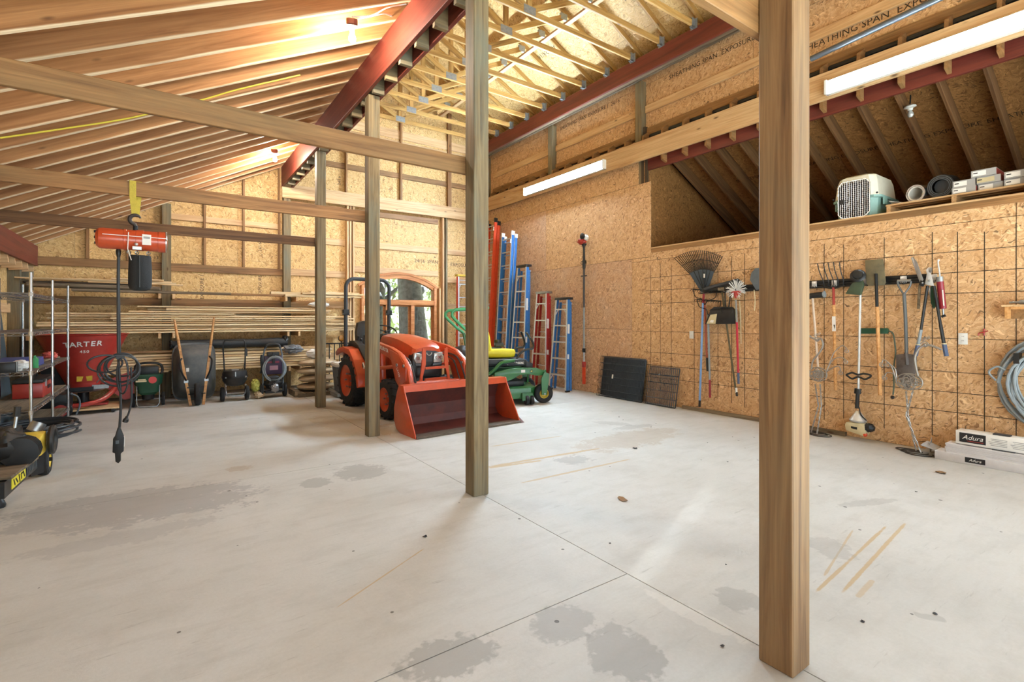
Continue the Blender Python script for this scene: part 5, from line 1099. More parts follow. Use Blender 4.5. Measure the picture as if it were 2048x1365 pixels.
MB().loft([ssec(-.98, -.42, .21, .765), ssec(-1.0, -.40, .235, .79), ssec(-1.0, -.395, .24, .86), ssec(-.98, -.41, .22, .895), ssec(-.9, -.5, .12, .89)]).build('seat_cushion', YELLOW, mo, ang=50)
MB().loft([[V((-.90 - (z - .86) * .16 + a, y * w, z)) for a, y in ((-.05, -1), (.05, -.96), (.085, -.6), (.085, .6), (.05, .96), (-.05, 1))] for z, w in ((.84, .22), (.95, .25), (1.12, .25), (1.22, .2), (1.27, .11))]).build('seat_back', YELLOW, mo, ang=50)
for s in (-1, 1): MB().loft([[V((x, s * .33 + y, z)) for x, y in ((-1.0, -.09), (-.40 if k < 1 else -.55, -.09), (-.40 if k < 1 else -.55, .09), (-1.0, .09))] for k, z in enumerate((.70, .86, .92) if s > 0 else (.66, .72, .75))]).build('side_console', BLACK, mo, bevel=.02)
MB().bx(-.66, -.5, .26, .40, .92, 1.0).build('control_box', BLACK, mo, bevel=.01); MB().cyl((-.6, .33, 1.0), (-.6, .33, 1.05), .07, 14).build('fuel_cap', BLACK, mo)
lump((-1.28, 0, .78), .24, (1, 1.1, .8), .2, 3, seed=85).build('engine', BLACK, mo)
MB().bx(-.40, -.33, -.532, -.528, .53, .575).build('sticker', WHITEP, mo); MB().tube([V((-.22 + .026 * math.cos(t), -.533, .55 + .026 * math.sin(t))) for t in [2 * PI * k / 18 for k in range(18)]], .003, 5, closed=True).build('emblem_ring', BLACK, mo)
MB().prism([(-.235, .535), (-.225, .555), (-.205, .562), (-.21, .545), (-.2, .54), (-.22, .54)], .004, O=(0, -.533, 0)).build('emblem', YELLOWM, mo)
MB().bx(-.60, -.30, -.365, -.361, .64, .71).build('name_band', BLACK, mo); text('letters', 'JOHN DEERE', .05, (-.45, -.3655, .675), (1, 0, 0), (0, 0, 1), WHITEP, mo, bold=.001)
# ------------------------------------------------------------------ ladders
def stepladder(lab, loc, rz, hgt, wb, wt, lean, n, mr, mcap, shelf=True, depth=.07):
    t = thing('step_ladder', lab, 'ladder', loc, rz)
    def fr(s, k): return V((lean * k, s * (wb + (wt - wb) * k) / 2, hgt * k))
    for s in (-1, 1):
        MB().bar(fr(s, 0) + V((depth / 2, 0, 0)), fr(s, .985) + V((depth / 2, 0, 0)), .022, depth, up=(1, 0, 0)).build('front_rail', mr, t)
        MB().bar(fr(s, 0) - V((.004, s * .008, 0)), fr(s, .985) - V((.004, s * .008, 0)), .034, .010, up=(1, 0, 0)).build('rail_edge', ALU, t)
        a, b = fr(s * .92, .01) + V((depth + .07, 0, 0)), fr(s * .84, .96) + V((depth + .035, 0, 0))
        MB().bar(a, b, .02, .05, up=(1, 0, 0)).build('rear_rail', mr, t)
        MB().bx(-.01, depth + .02, s * wb / 2 - .02, s * wb / 2 + .02, 0, .035).build('foot', BLACK, t)
    for i in range(n):
        k = (i + 1) / (n + .65); w = (wb + (wt - wb) * k) / 2; z = hgt * k; x = lean * k
        st = MB().bx(x - .008, x + depth + .012, -w, w, z - .022, z + .004).build('step', ALU, t)
        if i == 0 or i == n - 1:
            for s in (-1, 1): MB().bar((x, s * (w - .08), z - .02), (x, s * (w - .01), z - .11), .012, .018).build('step_brace', ALU, st)
        if i % 2 == 0: MB().bar((x + depth + .07, -w * .9, z + .1), (x + depth + .07, w * .9, z + .1), .02, .02).build('rear_brace', ALU, t)
    MB().bx(lean - .02, lean + depth + .06, -wt / 2 - .03, wt / 2 + .03, hgt - .03, hgt + .02).build('top_cap', mcap, t, bevel=.008)
    MB().bar(fr(-1, .62) + V((depth / 2, -.0125, 0)), fr(-1, .72) + V((depth / 2, -.0125, 0)), .002, .05, up=(1, 0, 0)).build('label_plate', WHITEP, t)
    MB().bar(fr(-1, .35) + V((depth / 2, -.0125, 0)), fr(-1, .40) + V((depth / 2, -.0125, 0)), .002, .045, up=(1, 0, 0)).build('label_plate', WHITEP, t)
    return t
stepladder('tall blue step ladder with black top leaning on right wall', (6.42, 8.98, 0), 0, 2.63, .56, .33, .16, 7, BLUEF, BLACK)
stepladder('red step ladder standing between two blue step ladders', (6.44, 8.22, 0), 0, 2.0, .52, .32, .10, 5, REDF, STEEL)
stepladder('shortest blue step ladder beside the pole saw', (6.44, 7.60, 0), 0, 1.85, .52, .34, .12, 5, BLUEF, BLACK)
stepladder('orange step ladder with yellow top against the back wall', (6.12, 10.55, 0), PI / 2, 2.52, .58, .36, .2, 7, ORF, YELLOWM)
def extladder(lab, loc, hgt, hw, lean, mr, n):
    t = thing('extension_ladder', lab, 'ladder', loc)
    for j, (dx, w, h0) in enumerate(((.075, hw, hgt * .98), (0, hw * .9, hgt))):
        f = lambda s, k: V((dx + lean * k, s * w, .0 + h0 * k))
        for s in (-1, 1):
            MB().bar(f(s, .0 if j == 0 else .015), f(s, 1), .03, .07, up=(1, 0, 0)).build('rail', mr, t); MB().bar(f(s, .02) - V((.036, 0, 0)), f(s, .985) - V((.036, 0, 0)), .034, .006, up=(1, 0, 0)).build('rail_edge', ALU if mr is BLUEF else mr, t)
            MB().bar(f(s, .985), f(s, 1.012), .042, .085, up=(1, 0, 0)).build('rail_cap', WHITE if mr is BLUEF else BLACK, t)
        for i in range(n): MB().cyl(f(-1, (i + .6) / n), f(1, (i + .6) / n), .0155, 8).build('rung', ALU, t)
    for s in (-1, 1): MB().bx(.0, .12, s * hw - .035, s * hw + .035, 0, .03).build('foot', BLACK, t)
    MB().bar((lean * .93 - .04, -hw * .9, hgt * .93), (lean * .955 - .04, -hw * .9, hgt * .955), .04, .004).build('label_plate', WHITEP, t)
    MB().tube(smoothp([(lean * .5 + .03, .02, hgt * .5), (lean * .3 + .03, .03, hgt * .3), (.06, .02, .35)]), .006, 6).build('rope', WHITE, t)
extladder('tall orange extension ladder in the far right corner', (6.42, 10.36, 0), 3.86, .215, .24, ORF, 12); extladder('tall blue extension ladder next to the orange one', (6.42, 9.62, 0), 3.44, .225, .22, BLUEF, 11)

# ------------------------------------------------------------------ pole saw
ps = thing('pole_saw', 'long pole saw hanging on right wall between ladders and dog crates', 'saw', (6.76, 7.17, .16))
MB().prism([(-.03, 0), (.03, 0), (.035, .06), (.035, .33), (-.035, .33), (-.035, .06)], .025, X=(0, 1, 0), Y=(0, 0, 1)).build('bar_cover', ORANGE, ps); MB().bx(-.02, .02, -.04, .04, .33, .44).build('gear_head', RED, ps, bevel=.01)
MB().cyl((0, 0, .42), (0, 0, .70), .014, 10).build('lower_tube', STEEL, ps); MB().bx(-.02, .02, -.025, .025, .62, .7).build('clamp', BLACK, ps)
MB().cyl((0, 0, .70), (0, 0, 1.5), .017, 10).build('outer_tube', GREYHOSE, ps); MB().cyl((0, 0, 1.5), (0, 0, 2.45), .021, 10).build('pole', plain('pole_black', '3a3230', .4), ps)
MB().bar((0, -.07, 2.12), (0, .07, 2.12), .03, .02).build('hanger', BLACK, ps); MB().lathe([(.02, 0), (.032, .03), (.034, .15), (.026, .2), (.022, .4), (.03, .45), (.06, .5)], (0, 0, 2.25), n=12).build('grip', BLACK, ps); MB().bx(-.02, .02, -.05, .02, 2.36, 2.42).build('trigger', BLACK, ps)
MB().tube([V((0, .05 + .035 * math.cos(t), 2.38 + .03 * math.sin(t))) for t in [2 * PI * k / 14 for k in range(14)]], .007, 6, closed=True).build('strap_ring', BLACK, ps)
lump((-.03, .02, 2.80), .085, (.8, 1.2, .8), .25, 4, seed=91).build('engine', RED, ps); lump((-.03, -.09, 2.86), .06, (.8, .9, 1.0), .3, 4, seed=92).build('engine_cover', WHITE, ps); MB().lathe([(.02, 0), (.055, .01), (.06, .04), (.03, .06)], (-.08, -.07, 2.88), (-1, 0, 0), 16).build('starter', BLACK, ps)

# ------------------------------------------------------------------ folded dog crates
def crate(lab, y0, y1, hgt, pan, nv, nh):
    t = thing('folded_crate', lab, 'crate', (6.66, (y0 + y1) / 2, 0)); w = (y1 - y0) / 2
    lean = .12
    def L(x, y, z): return V((x + lean * z / hgt, y, z))
    for j, dx in enumerate((0, .025, .05)):
        ww = w - .012 * j; hh = hgt - .012 * j
        MB().tube([L(dx, -ww, .008), L(dx, ww, .008), L(dx, ww, hh), L(dx, -ww, hh)], .005, 6, closed=True).build('frame', WIRE, t)
        m = MB()
        for i in range(1, nv):
            y = -ww + 2 * ww * i / nv + .004 * j; m.tube([L(dx, y, .008), L(dx, y, hh)], .0028, 4, cap=False)
        for i in range(1, nh): m.tube([L(dx - .004, -ww, hh * i / nh), L(dx - .004, ww, hh * i / nh)], .004, 5, cap=False)
        m.build('wire_panel', WIRE, t, kind='stuff')
    if pan:
        o = MB(); o.add([L(.055, -w + .03, .02), L(.055, w - .03, .02), L(.055, w - .03, hgt - .03), L(.055, -w + .03, hgt - .03), L(.07, -w + .03, .02), L(.07, w - .03, .02), L(.07, w - .03, hgt - .03), L(.07, -w + .03, hgt - .03)], [(0, 1, 2, 3), (7, 6, 5, 4), (0, 4, 5, 1), (1, 5, 6, 2), (2, 6, 7, 3), (3, 7, 4, 0)]); o.build('pan', BLACK, t)
        MB().bar(L(-.008, .18, hgt * .47), L(-.008, .18, hgt * .57), .03, .004, up=(1, 0, 0)).build('name_tag', WHITEP, t)
        MB().tube([L(-.01, .22, hgt * .8), L(-.012, .22, hgt * .88), L(-.012, .14, hgt * .88), L(-.01, .16, hgt * .74)], .004, 5).build('latch', BLACKM, t); MB().tube([L(-.01, -.2, hgt * .78), L(-.015, -.3, hgt * .78), L(-.01, -.3, hgt * .72)], .004, 5).build('latch', BLACKM, t)
    return t
crate('larger folded black wire dog crate leaning on right wall', 5.66, 6.72, .74, True, 34, 6); crate('smaller folded black wire dog crate beside the larger one', 4.98, 5.60, .64, False, 16, 5)

# ------------------------------------------------------------------ wall rails and hand tools
def zpt(o, pts, r, mat, name, n=8, off=.06, sm=True, par=None): 
    q = [rw(u, v, off) for u, v in pts]; return MB().tube(smoothp(q) if sm and len(q) > 2 else q, r, n).build(name, mat, par or o)
def wpoly(name, pts, off, d, mat, par, bevel=.002):
    q = [rw(u, v, off) for u, v in pts]; o = MB(); n = len(q); D = V((d / 2, 0, 0)); o.add([p - D for p in q] + [p + D for p in q], [tuple(range(n - 1, -1, -1)), tuple(range(n, 2 * n))] + [(i, (i + 1) % n, n + (i + 1) % n, n + i) for i in range(n)]); return o.build(name, mat, par, bevel=bevel)
def rail(lab, y0, y1, clips):
    t = thing('tool_rail', lab, 'tool rail', (6.83, (y0 + y1) / 2, 1.87)); h = (y1 - y0) / 2
    MB().prism([(-.02, -.045), (.02, -.045), (.02, .045), (-.02, .045), (-.02, .02), (-.008, .012), (-.008, -.012), (-.02, -.02)], 2 * h, X=(1, 0, 0), Y=(0, 0, 1)).build('rail', BLACK, t, smooth=False)
    for u in clips:
        y = rw(u, 570, .03).y - (y0 + y1) / 2
        c = MB().bx(-.034, -.02, y - .03, y + .03, -.035, .04).build('clip', ALU, t, bevel=.004)
        for s in (-1, 1): MB().tube([(-.03, y + s * .018, -.02), (-.05, y + s * .018, -.05), (-.085, y + s * .018, -.05), (-.09, y + s * .018, -.03)], .0045, 6).build('prong', BLACKM, c)
rail('black tool rail on right wall left of the nearest post', 3.42, 4.62, (1406, 1450, 1478)); rail('black tool rail on right wall right of the nearest post', 1.84, 3.32, (1630, 1670, 1734, 1808, 1868))
# fan rake
t = thing('leaf_rake', 'large black fan rake hanging with blue handle on tool rail', 'rake')
ap_ = (1408, 584); N = 26
def qb(a, b, c, k): return tuple((1 - k) ** 2 * p + 2 * k * (1 - k) * q + k * k * r for p, q, r in zip(a, b, c))
outer = [qb((1349, 517), (1393, 487), (1445, 513), i / (N - 1)) for i in range(N)]; inner = [qb((1379, 547), (1405, 533), (1428, 544), i / (N - 1)) for i in range(N)]
wpoly('fan_body', [(1402, 584), (1414, 584)] + inner[::-1], .10, .012, plain('rake_slate', '33404a', .5), t)
for i in range(N):
    a, b = rw(*inner[i], .10), rw(*outer[i], .10); d = (b - a); e = b + V((-.05, 0, -.02)); MB().tube([a - d * .04, a + d * .5, b, e], [.007, .006, .0055, .004], 5).build('tine', BLACK, t)
zpt(t, [qb(p, p, p, 0) if 0 else (inner[i][0] * .5 + outer[i][0] * .5, inner[i][1] * .5 + outer[i][1] * .5) for i, p in enumerate(inner)], .005, BLACK, 'tine_band', off=.10)
for k in (4, 8, 13, 17, 21): zpt(t, [ap_, inner[k]], .006, BLACK, 'rib', off=.108, sm=False)
zpt(t, [(1408, 588), (1407, 545)], .016, BLACK, 'socket', off=.112, sm=False); zpt(t, [(1408, 586), (1406, 606)], .017, MAROON, 'collar', off=.11, sm=False)
zpt(t, [(1406, 604), (1399.5, 803)], .0165, BLUEH, 'handle', off=.09, sm=False); zpt(t, [(1399.6, 801), (1399, 814)], .018, BLACK, 'end_cap', off=.09, sm=False); wpoly('label_plate', [(1407, 548), (1410, 548), (1410, 556), (1407, 556)], .13, .004, WHITEP, t)
def bowrake(lab, c, hand, grip, w=22, end=None):
    t = thing('garden_rake', lab, 'rake'); u, v = c
    zpt(t, [(u - w, v - 3), (u + w, v + 1)], .009, BLACKM, 'rake_bar', off=.10, sm=False)
    for i in range(11):
        k = i / 10; a = rw(u - w + 2 * w * k, v - 3 + 4 * k, .10); MB().tube([a, a + V((-.05, 0, -.005)), a + V((-.075, 0, -.03))], .004, 5).build('tine', BLACKM, t)
    zpt(t, [(u - w, v - 2), (u - w + 5, v + 12), (u - 6, v + 17), (hand[0][0], v + 28)], .006, BLACKM, 'bow', off=.10); zpt(t, [(u + w, v + 1), (u + w - 4, v + 14), (u + 6, v + 20), (hand[0][0] + 1, v + 28)], .006, BLACKM, 'bow', off=.10)
    zpt(t, hand, .0145, grip[0], 'handle', off=.08, sm=False)
    if end: zpt(t, end[0], .017, end[1], 'grip', off=.08, sm=False)
bowrake('bow rake with red handle behind the fan rake', (1410, 582), [(1409, 600), (1414, 722)], (plain('handle_rust', '9b4a36', .5),), 24, ([(1414, 716), (1415, 743)], BLACK))
bowrake('bow rake with grey handle and maroon grip beside dustpan', (1418, 602), [(1416, 628), (1419.5, 765)], (GREYHOSE,), 24, ([(1419.5, 760), (1420, 796)], MAROON))
t = thing('push_broom', 'black wide broom head slanting above the tool rail', 'broom')
wpoly('broom_head', [(1411, 586), (1408, 577), (1422, 572), (1476, 558), (1480, 561), (1480, 573)], .10, .07, BLACK, t, bevel=.006); wpoly('broom_edge', [(1408, 577), (1476, 557), (1477, 561), (1409, 581)], .142, .012, DKGREY, t)
for u, v in ((1436, 572), (1454, 567), (1470, 563)): MB().ball(rw(u, v, .14), .006, 8, 6).build('bolt', STEEL, t)
t = thing('long_handled_hammer', 'hammer with slim dark wooden handle hanging behind black dustpan', 'hammer')
zpt(t, [(1444, 584), (1472, 784)], .0135, plain('handle_olive', '5a5138', .5), 'handle', off=.085, sm=False); zpt(t, [(1472, 776), (1473, 786)], .016, WHITE, 'band', off=.085, sm=False); zpt(t, [(1473, 785), (1474, 793)], .016, BLACK, 'end_cap', off=.085, sm=False); MB().cyl(rw(1438, 578, .11), rw(1450, 578, .11), .032, 12).build('hammer_head', W_OLD, t)
t = thing('dustpan', 'black upright dustpan with beige sticker hanging on tool rail', 'dustpan')
wpoly('pan', [(1411, 649), (1421, 622), (1432, 616), (1462, 616), (1470, 621), (1472, 648)], .13, .03, BLACK, t, bevel=.004); wpoly('pan_back', [(1421, 622), (1432, 614), (1462, 614), (1470, 621)], .10, .09, BLACK, t); wpoly('sticker', [(1413, 648), (1421, 630), (1434, 628), (1431, 648)], .147, .002, BEIGE, t, bevel=0); wpoly('sticker_print', [(1419, 645), (1422, 640), (1428, 641), (1426, 646)], .149, .002, WHITEP, t, bevel=0)
zpt(t, [(1452, 625), (1450, 590), (1455, 578), (1460, 592), (1456, 626)], .009, BLACK, 'handle', off=.12); zpt(t, [(1444, 626), (1442, 616), (1462, 616), (1464, 626)], .008, BLACK, 'hinge', off=.15)
t = thing('cobweb_duster', 'duster with white starburst bristles on red telescopic pole', 'duster')
c = rw(1472, 580, .16); rn = random.Random(5); m = MB()
for k in range(90):
    d = V((rn.gauss(0, .6), rn.gauss(0, 1), rn.gauss(.1, 1))).normalized(); m.tube([c + d * .02, c + d * rn.uniform(.11, .155)], .0035, 4)
m.build('bristles', WHITE, t, kind='stuff'); MB().lathe([(.014, -.12), (.03, -.08), (.07, -.03), (.06, -.02), (.01, -.02)], c + V((0, 0, 0)), n=16).build('cap', RED, t)
zpt(t, [(1471.5, 600), (1473.5, 645)], .0135, STEEL, 'upper_pole', off=.14, sm=False); zpt(t, [(1473.5, 643), (1476.5, 748)], .0155, plain('pole_red', 'b8283c', .35), 'pole', off=.13, sm=False); zpt(t, [(1476.5, 746), (1477, 768)], .017, NAVY, 'grip', off=.13, sm=False)
tag(MB().tube([rw(1479, 602, .05), rw(1481, 640, .05), rw(1482, 688, .05)], .007, 6).build('marker_rod', BEIGE), 'thin pale rod hanging beside the red duster pole', 'rod')
t = thing('scoop_shovel', 'grey scoop shovel partly hidden behind the nearest post', 'shovel')
wpoly('blade', [(1500, 560), (1503, 546), (1511, 537), (1530, 535), (1548, 540), (1550, 575), (1512, 580)], .10, .02, GREY, t, bevel=.006); zpt(t, [(1525, 578), (1521, 700)], .015, W_HANDLE, 'handle', off=.09, sm=False); zpt(t, [(1508, 580), (1510, 600), (1509, 622)], .006, BEIGE, 'cord', off=.10)
# right of the nearest post
t = thing('mallet', 'mallet with black head and pale handle beside the nearest post', 'mallet')
MB().cyl(rw(1610, 594, .10), rw(1648, 589, .10), .036, 16).build('head', BLACK, t); zpt(t, [(1647, 589.2), (1650, 588.8)], .040, GREYHOSE, 'face', 14, .10, False); zpt(t, [(1625, 596), (1636, 735)], .0145, plain('handle_pinkish', 'd9c3ae', .5), 'handle', off=.10, sm=False)
t = thing('manure_fork', 'five tined fork with red collar hanging from the tool rail', 'fork')
for (a, b) in zip(((1635, 528), (1647, 527), (1656, 526), (1667, 525), (1679, 525)), ((1648, 573), (1658, 573), (1668, 572), (1677, 572), (1687, 571))):
    p0, p1 = rw(*a, .16), rw(*b, .09); MB().tube(smoothp([p0, p0.lerp(p1, .35) + V((-.01, .0, 0)), p0.lerp(p1, .75) + V((-.01, -.012, 0)), p1]), .0055, 6).build('tine', BLACKM, t)
zpt(t, [(1645, 574), (1668, 577), (1690, 570)], .009, BLACKM, 'fork_bar', off=.09); zpt(t, [(1667, 575), (1667.5, 612)], .016, RED, 'collar', off=.09, sm=False); zpt(t, [(1667.5, 610), (1671, 781)], .018, W_HANDLE, 'handle', off=.09, sm=False); wpoly('label_plate', [(1664, 633), (1671, 633), (1671.6, 663), (1664.6, 663)], .112, .003, WHITEP, t, bevel=0); wpoly('label_mark', [(1667, 650), (1670, 650), (1669, 659)], .115, .002, LABELK, t, bevel=0)
t = thing('string_trimmer', 'string trimmer hanging head up with cream engine at bottom', 'trimmer')
c = rw(1716, 553, .14); MB().lathe([(.02, 0), (.075, .004), (.08, .02), (.06, .035), (.05, .036), (.045, .05), (.02, .055)], c, (-.9, -.25, .3), 22).build('cutting_head', BLACK, t); wpoly('guard', [(1692, 588), (1706, 566), (1726, 562), (1728, 572), (1722, 591)], .13, .05, GUARD, t, bevel=.008)
zpt(t, [(1721, 575), (1716.5, 790)], .0135, ALU, 'shaft', off=.12, sm=False); zpt(t, [(1692, 750), (1704, 746), (1716, 750), (1728, 748), (1742, 752), (1730, 759), (1716, 754), (1704, 758), (1692, 750)], .011, BLACK, 'loop_handle', off=.14)
MB().cyl(rw(1716, 778, .12), rw(1715, 788, .12), .035, 10).build('clamp', BLACK, t); zpt(t, [(1715.5, 786), (1714, 817)], .022, BLACK, 'grip', off=.12, sm=False); zpt(t, [(1718, 815), (1722, 830), (1733, 842)], .007, BLACK, 'throttle_cable', off=.15)
pA = rw(1716, 822, .12); MB().lathe([(.02, 0), (.05, -.05), (.09, -.11), (.08, -.13)], pA, (0, 0, 1), 16).build('clutch_housing', ALU, t)
wpoly('engine_cover', [(1694, 848), (1697, 843), (1732, 847), (1737, 866), (1733, 873), (1715, 866), (1696, 860)], .13, .14, BEIGE, t, bevel=.012); lump(rw(1738, 856, .14), .055, (1, 1.1, .9), .3, 4, seed=95).build('air_filter', BLACK, t); MB().ball(rw(1730, 870, .18), .025, 10, 8).build('primer_bulb', ORANGE, t); wpoly('vent', [(1702, 853), (1714, 855), (1714, 860), (1702, 857)], .202, .004, BLACK, t, bevel=0)
t = thing('square_shovel', 'square mouthed shovel with rusty blade up and wooden handle', 'shovel')
wpoly('blade', [(1730, 521), (1766, 518), (1772, 566), (1768, 571), (1737, 572), (1733, 568)], .12, .008, plain('shovel_rust', '6d6247', .6, dirt='4a4a3c', dirt_amt=.8, dscale=9), t); zpt(t, [(1752, 545), (1753, 572), (1754, 612)], [.008] * 7 + [.017] * 6, BLACKM, 'socket', off=.125) if 0 else zpt(t, [(1752, 548), (1754, 614)], .017, BLACKM, 'socket', off=.125, sm=False)
zpt(t, [(1754, 611), (1760, 791)], .0195, W_HANDLE, 'handle', off=.12, sm=False)
t = thing('bow_saw', 'dark green handled saw frame hanging behind the square shovel', 'saw')
wpoly('handle', [(1721, 657), (1776, 657), (1778, 661), (1776, 668), (1721, 668)], .06, .04, DKGREEN, t, bevel=.006); zpt(t, [(1777, 662), (1786, 668), (1790, 690), (1791, 708), (1787, 740), (1788, 770), (1786, 790)], .008, plain('tube_green', '4a5a4c', .4), 'frame', off=.06); MB().ball(rw(1785, 795, .06), .02, 10, 8).build('end_knob', BLACK, t)
t = thing('spade', 'grey spade with D shaped grip hanging blade down', 'shovel')
zpt(t, [(1795, 563), (1797, 572), (1804, 584), (1808, 588), (1812, 584), (1820, 572), (1822, 563)], .010, plain('spade_grey', '6f7274', .4, metal=.5), 'grip_yoke', off=.11); zpt(t, [(1795, 562), (1822, 561)], .013, STEEL, 'grip_bar', off=.11, sm=False); zpt(t, [(1808, 586), (1811, 640), (1813, 712)], .018, plain('shaft_grey', '5f6365', .4), 'shaft', off=.10)
wpoly('blade', [(1792, 710), (1808, 708), (1818, 708), (1834, 711), (1832, 745), (1826, 768), (1815, 782), (1802, 766), (1793, 745)], .10, .008, plain('spade_steel', '6a6462', .45, metal=.5, dirt='4a413c', dirt_amt=.8), t); zpt(t, [(1812, 706), (1814, 730)], .02, plain('spade_neck', '57504d', .5), 'neck', off=.105, sm=False)
t = thing('hedge_shears', 'shears with long serrated blade pointing up beside loppers', 'shears')
wpoly('blade', [(1822, 516), (1826, 514), (1834, 524), (1847, 560), (1840, 566), (1832, 545)], .12, .008, STEEL, t); wpoly('handle_top', [(1842, 560), (1850, 568), (1846, 574), (1838, 570)], .12, .02, BLACK, t); MB().ball(rw(1845, 566, .13), .012, 10, 8).build('pivot', STEEL, t); zpt(t, [(1840, 570), (1838, 592), (1837, 618)], .014, W_OLD, 'handle', off=.09)
t = thing('loppers', 'loppers with black arms and blue grey grips hanging open', 'loppers')
wpoly('blade', [(1854, 548), (1852, 540), (1857, 535), (1862, 535), (1860, 542), (1864, 556), (1868, 572), (1856, 571), (1850, 568)], .14, .012, ALU, t); wpoly('hook', [(1857, 536), (1864, 535), (1863, 546), (1858, 545)], .15, .008, STEEL, t); MB().ball(rw(1858, 562, .16), .012, 10, 8).build('pivot', STEEL, t)
for a, b, cpt, e in (((1855, 572), (1842, 660), (1836, 690), (1831, 712)), ((1868, 572), (1881, 650), (1888, 688), (1893, 713))):
    zpt(t, [a, b], .014, BLACK, 'arm', off=.13, sm=False); zpt(t, [b, cpt], .0165, BLACK if a[0] > 1860 else GREYHOSE, 'lower_arm', off=.13, sm=False); zpt(t, [cpt, e], .021, NAVY, 'grip', off=.13, sm=False); zpt(t, [(cpt[0], cpt[1] - 1), (cpt[0], cpt[1] + 1)], .023, BEIGE, 'grip_ring', off=.13, sm=False)
t = thing('grease_gun', 'dark red grease gun hanging at the right end of tool rail', 'grease gun')
zpt(t, [(1877, 522), (1876, 526), (1879, 545), (1880, 558)], .007, ALU, 'nozzle', off=.10); MB().ball(rw(1877, 521, .10), .011, 8, 6).build('tip', WHITE, t); MB().cyl(rw(1879, 554, .10), rw(1880, 564, .10), .03, 14).build('head', GALV, t); zpt(t, [(1880, 564), (1886, 618)], .031, MAROON, 'barrel', 16, .10, False); zpt(t, [(1886, 617), (1887, 632)], .009, STEEL, 'rod', off=.10, sm=False); zpt(t, [(1883, 634), (1891, 631)], .013, BLACK, 'knob', off=.10, sm=False); wpoly('lettering', [(1884, 580), (1886.5, 580), (1889, 612), (1886.5, 612)], .133, .003, WHITEP, t, bevel=0)
t = thing('pruning_saw', 'pruning saw with dark handle hanging behind the loppers', 'saw')
wpoly('blade', [(1856, 575), (1864, 575), (1868, 600), (1862, 604)], .07, .006, STEEL, t); wpoly('handle', [(1862, 572), (1868, 580), (1872, 612), (1868, 618), (1862, 606)], .06, .03, DKGREEN, t)
for lab, u, v, nm in (('white light switch plate left of the fan rake handle', 1383, 670, 'light_switch'), ('white electrical outlet plate right of the loppers', 1926, 678, 'wall_outlet')):
    c = rw(u, v, .004); t = thing(nm, lab, 'switch' if 'light' in nm else 'outlet', tuple(c)); MB().bx(-.004, .004, -.037, .037, -.06, .06).build('plate', WHITE, t, bevel=.002)
    if 'light' in nm: MB().bx(-.012, -.003, -.006, .006, -.012, .014).build('toggle', WHITE, t)
    else:
        for z in (-.022, .022):
            f = MB().lathe([(.0, 0), (.017, 0), (.017, .003), (0, .003)], (-.004, 0, z), (-1, 0, 0), 16).build('socket', WHITE, t)
            for y in (-.006, .006): MB().bx(-.0085, -.006, y - .0012, y + .0012, z - .003, z + .006).build('slot', LABELK, f)
# cable coil, corner shelf, red hook
cc = thing('cable_coil', 'large coil of grey cable hanging on right wall at picture edge', 'cable', (6.74, .80, .80))
o = coil('loops', (0, 0, 0), .33, .46, 11, -.05, .06, .0125, GREYHOSE, .02, ux=(0, 1, 0), uy=(0, 0, 1), uz=(1, 0, 0), n=30, seed=3); o.parent = cc
MB().tube(smoothp([(-.03, .40, .13), (-.04, .46, .16), (-.03, .52, .1), (-.02, .47, .02)]), .010, 6).build('loose_end', GREYHOSE, cc); MB().bx(-.07, .06, .30, .34, .20, .30).build('tie', BLACK, cc); MB().tube([(.1, 0, .42), (-.07, 0, .40), (-.09, 0, .45)], .01, 8).build('hook', BLACKM, cc)
ss = thing('corner_shelf', 'small wooden shelf box on right wall at picture edge', 'shelf', (6.75, 1.0, 1.43))
MB().bx(-.1, .09, -.3, .22, .115, .135).build('top_board', W_PALE, ss); MB().bx(-.08, .09, .18, .20, 0, .115).build('end_bracket', W_HANDLE, ss); MB().bx(.06, .09, -.3, .18, 0, .115).build('back_board', W_TIE, ss); MB().bx(-.08, -.06, -.3, .18, .09, .115).build('lip', W_HANDLE, ss)
tag(MB().lathe([(.01, 0), (.02, .01), (.022, .12), (.012, .14), (.01, .2)], (6.72, .98, 1.588), (.1, 1, 0), 12).build('hand_tool', GALV), 'grey hand tool lying on the small corner shelf', 'tool')
t = thing('red_hook', 'small red wall hook with wire right of the outlet', 'hook'); zpt(t, [(1957, 672), (1958, 667), (1968, 665), (1976, 662)], .006, RED, 'arm', off=.03); zpt(t, [(1968, 658), (1968, 672)], .008, RED, 'plate', off=.015, sm=False); zpt(t, [(1957, 673), (1940, 677)], .0025, BEIGE, 'wire', off=.02, sm=False)

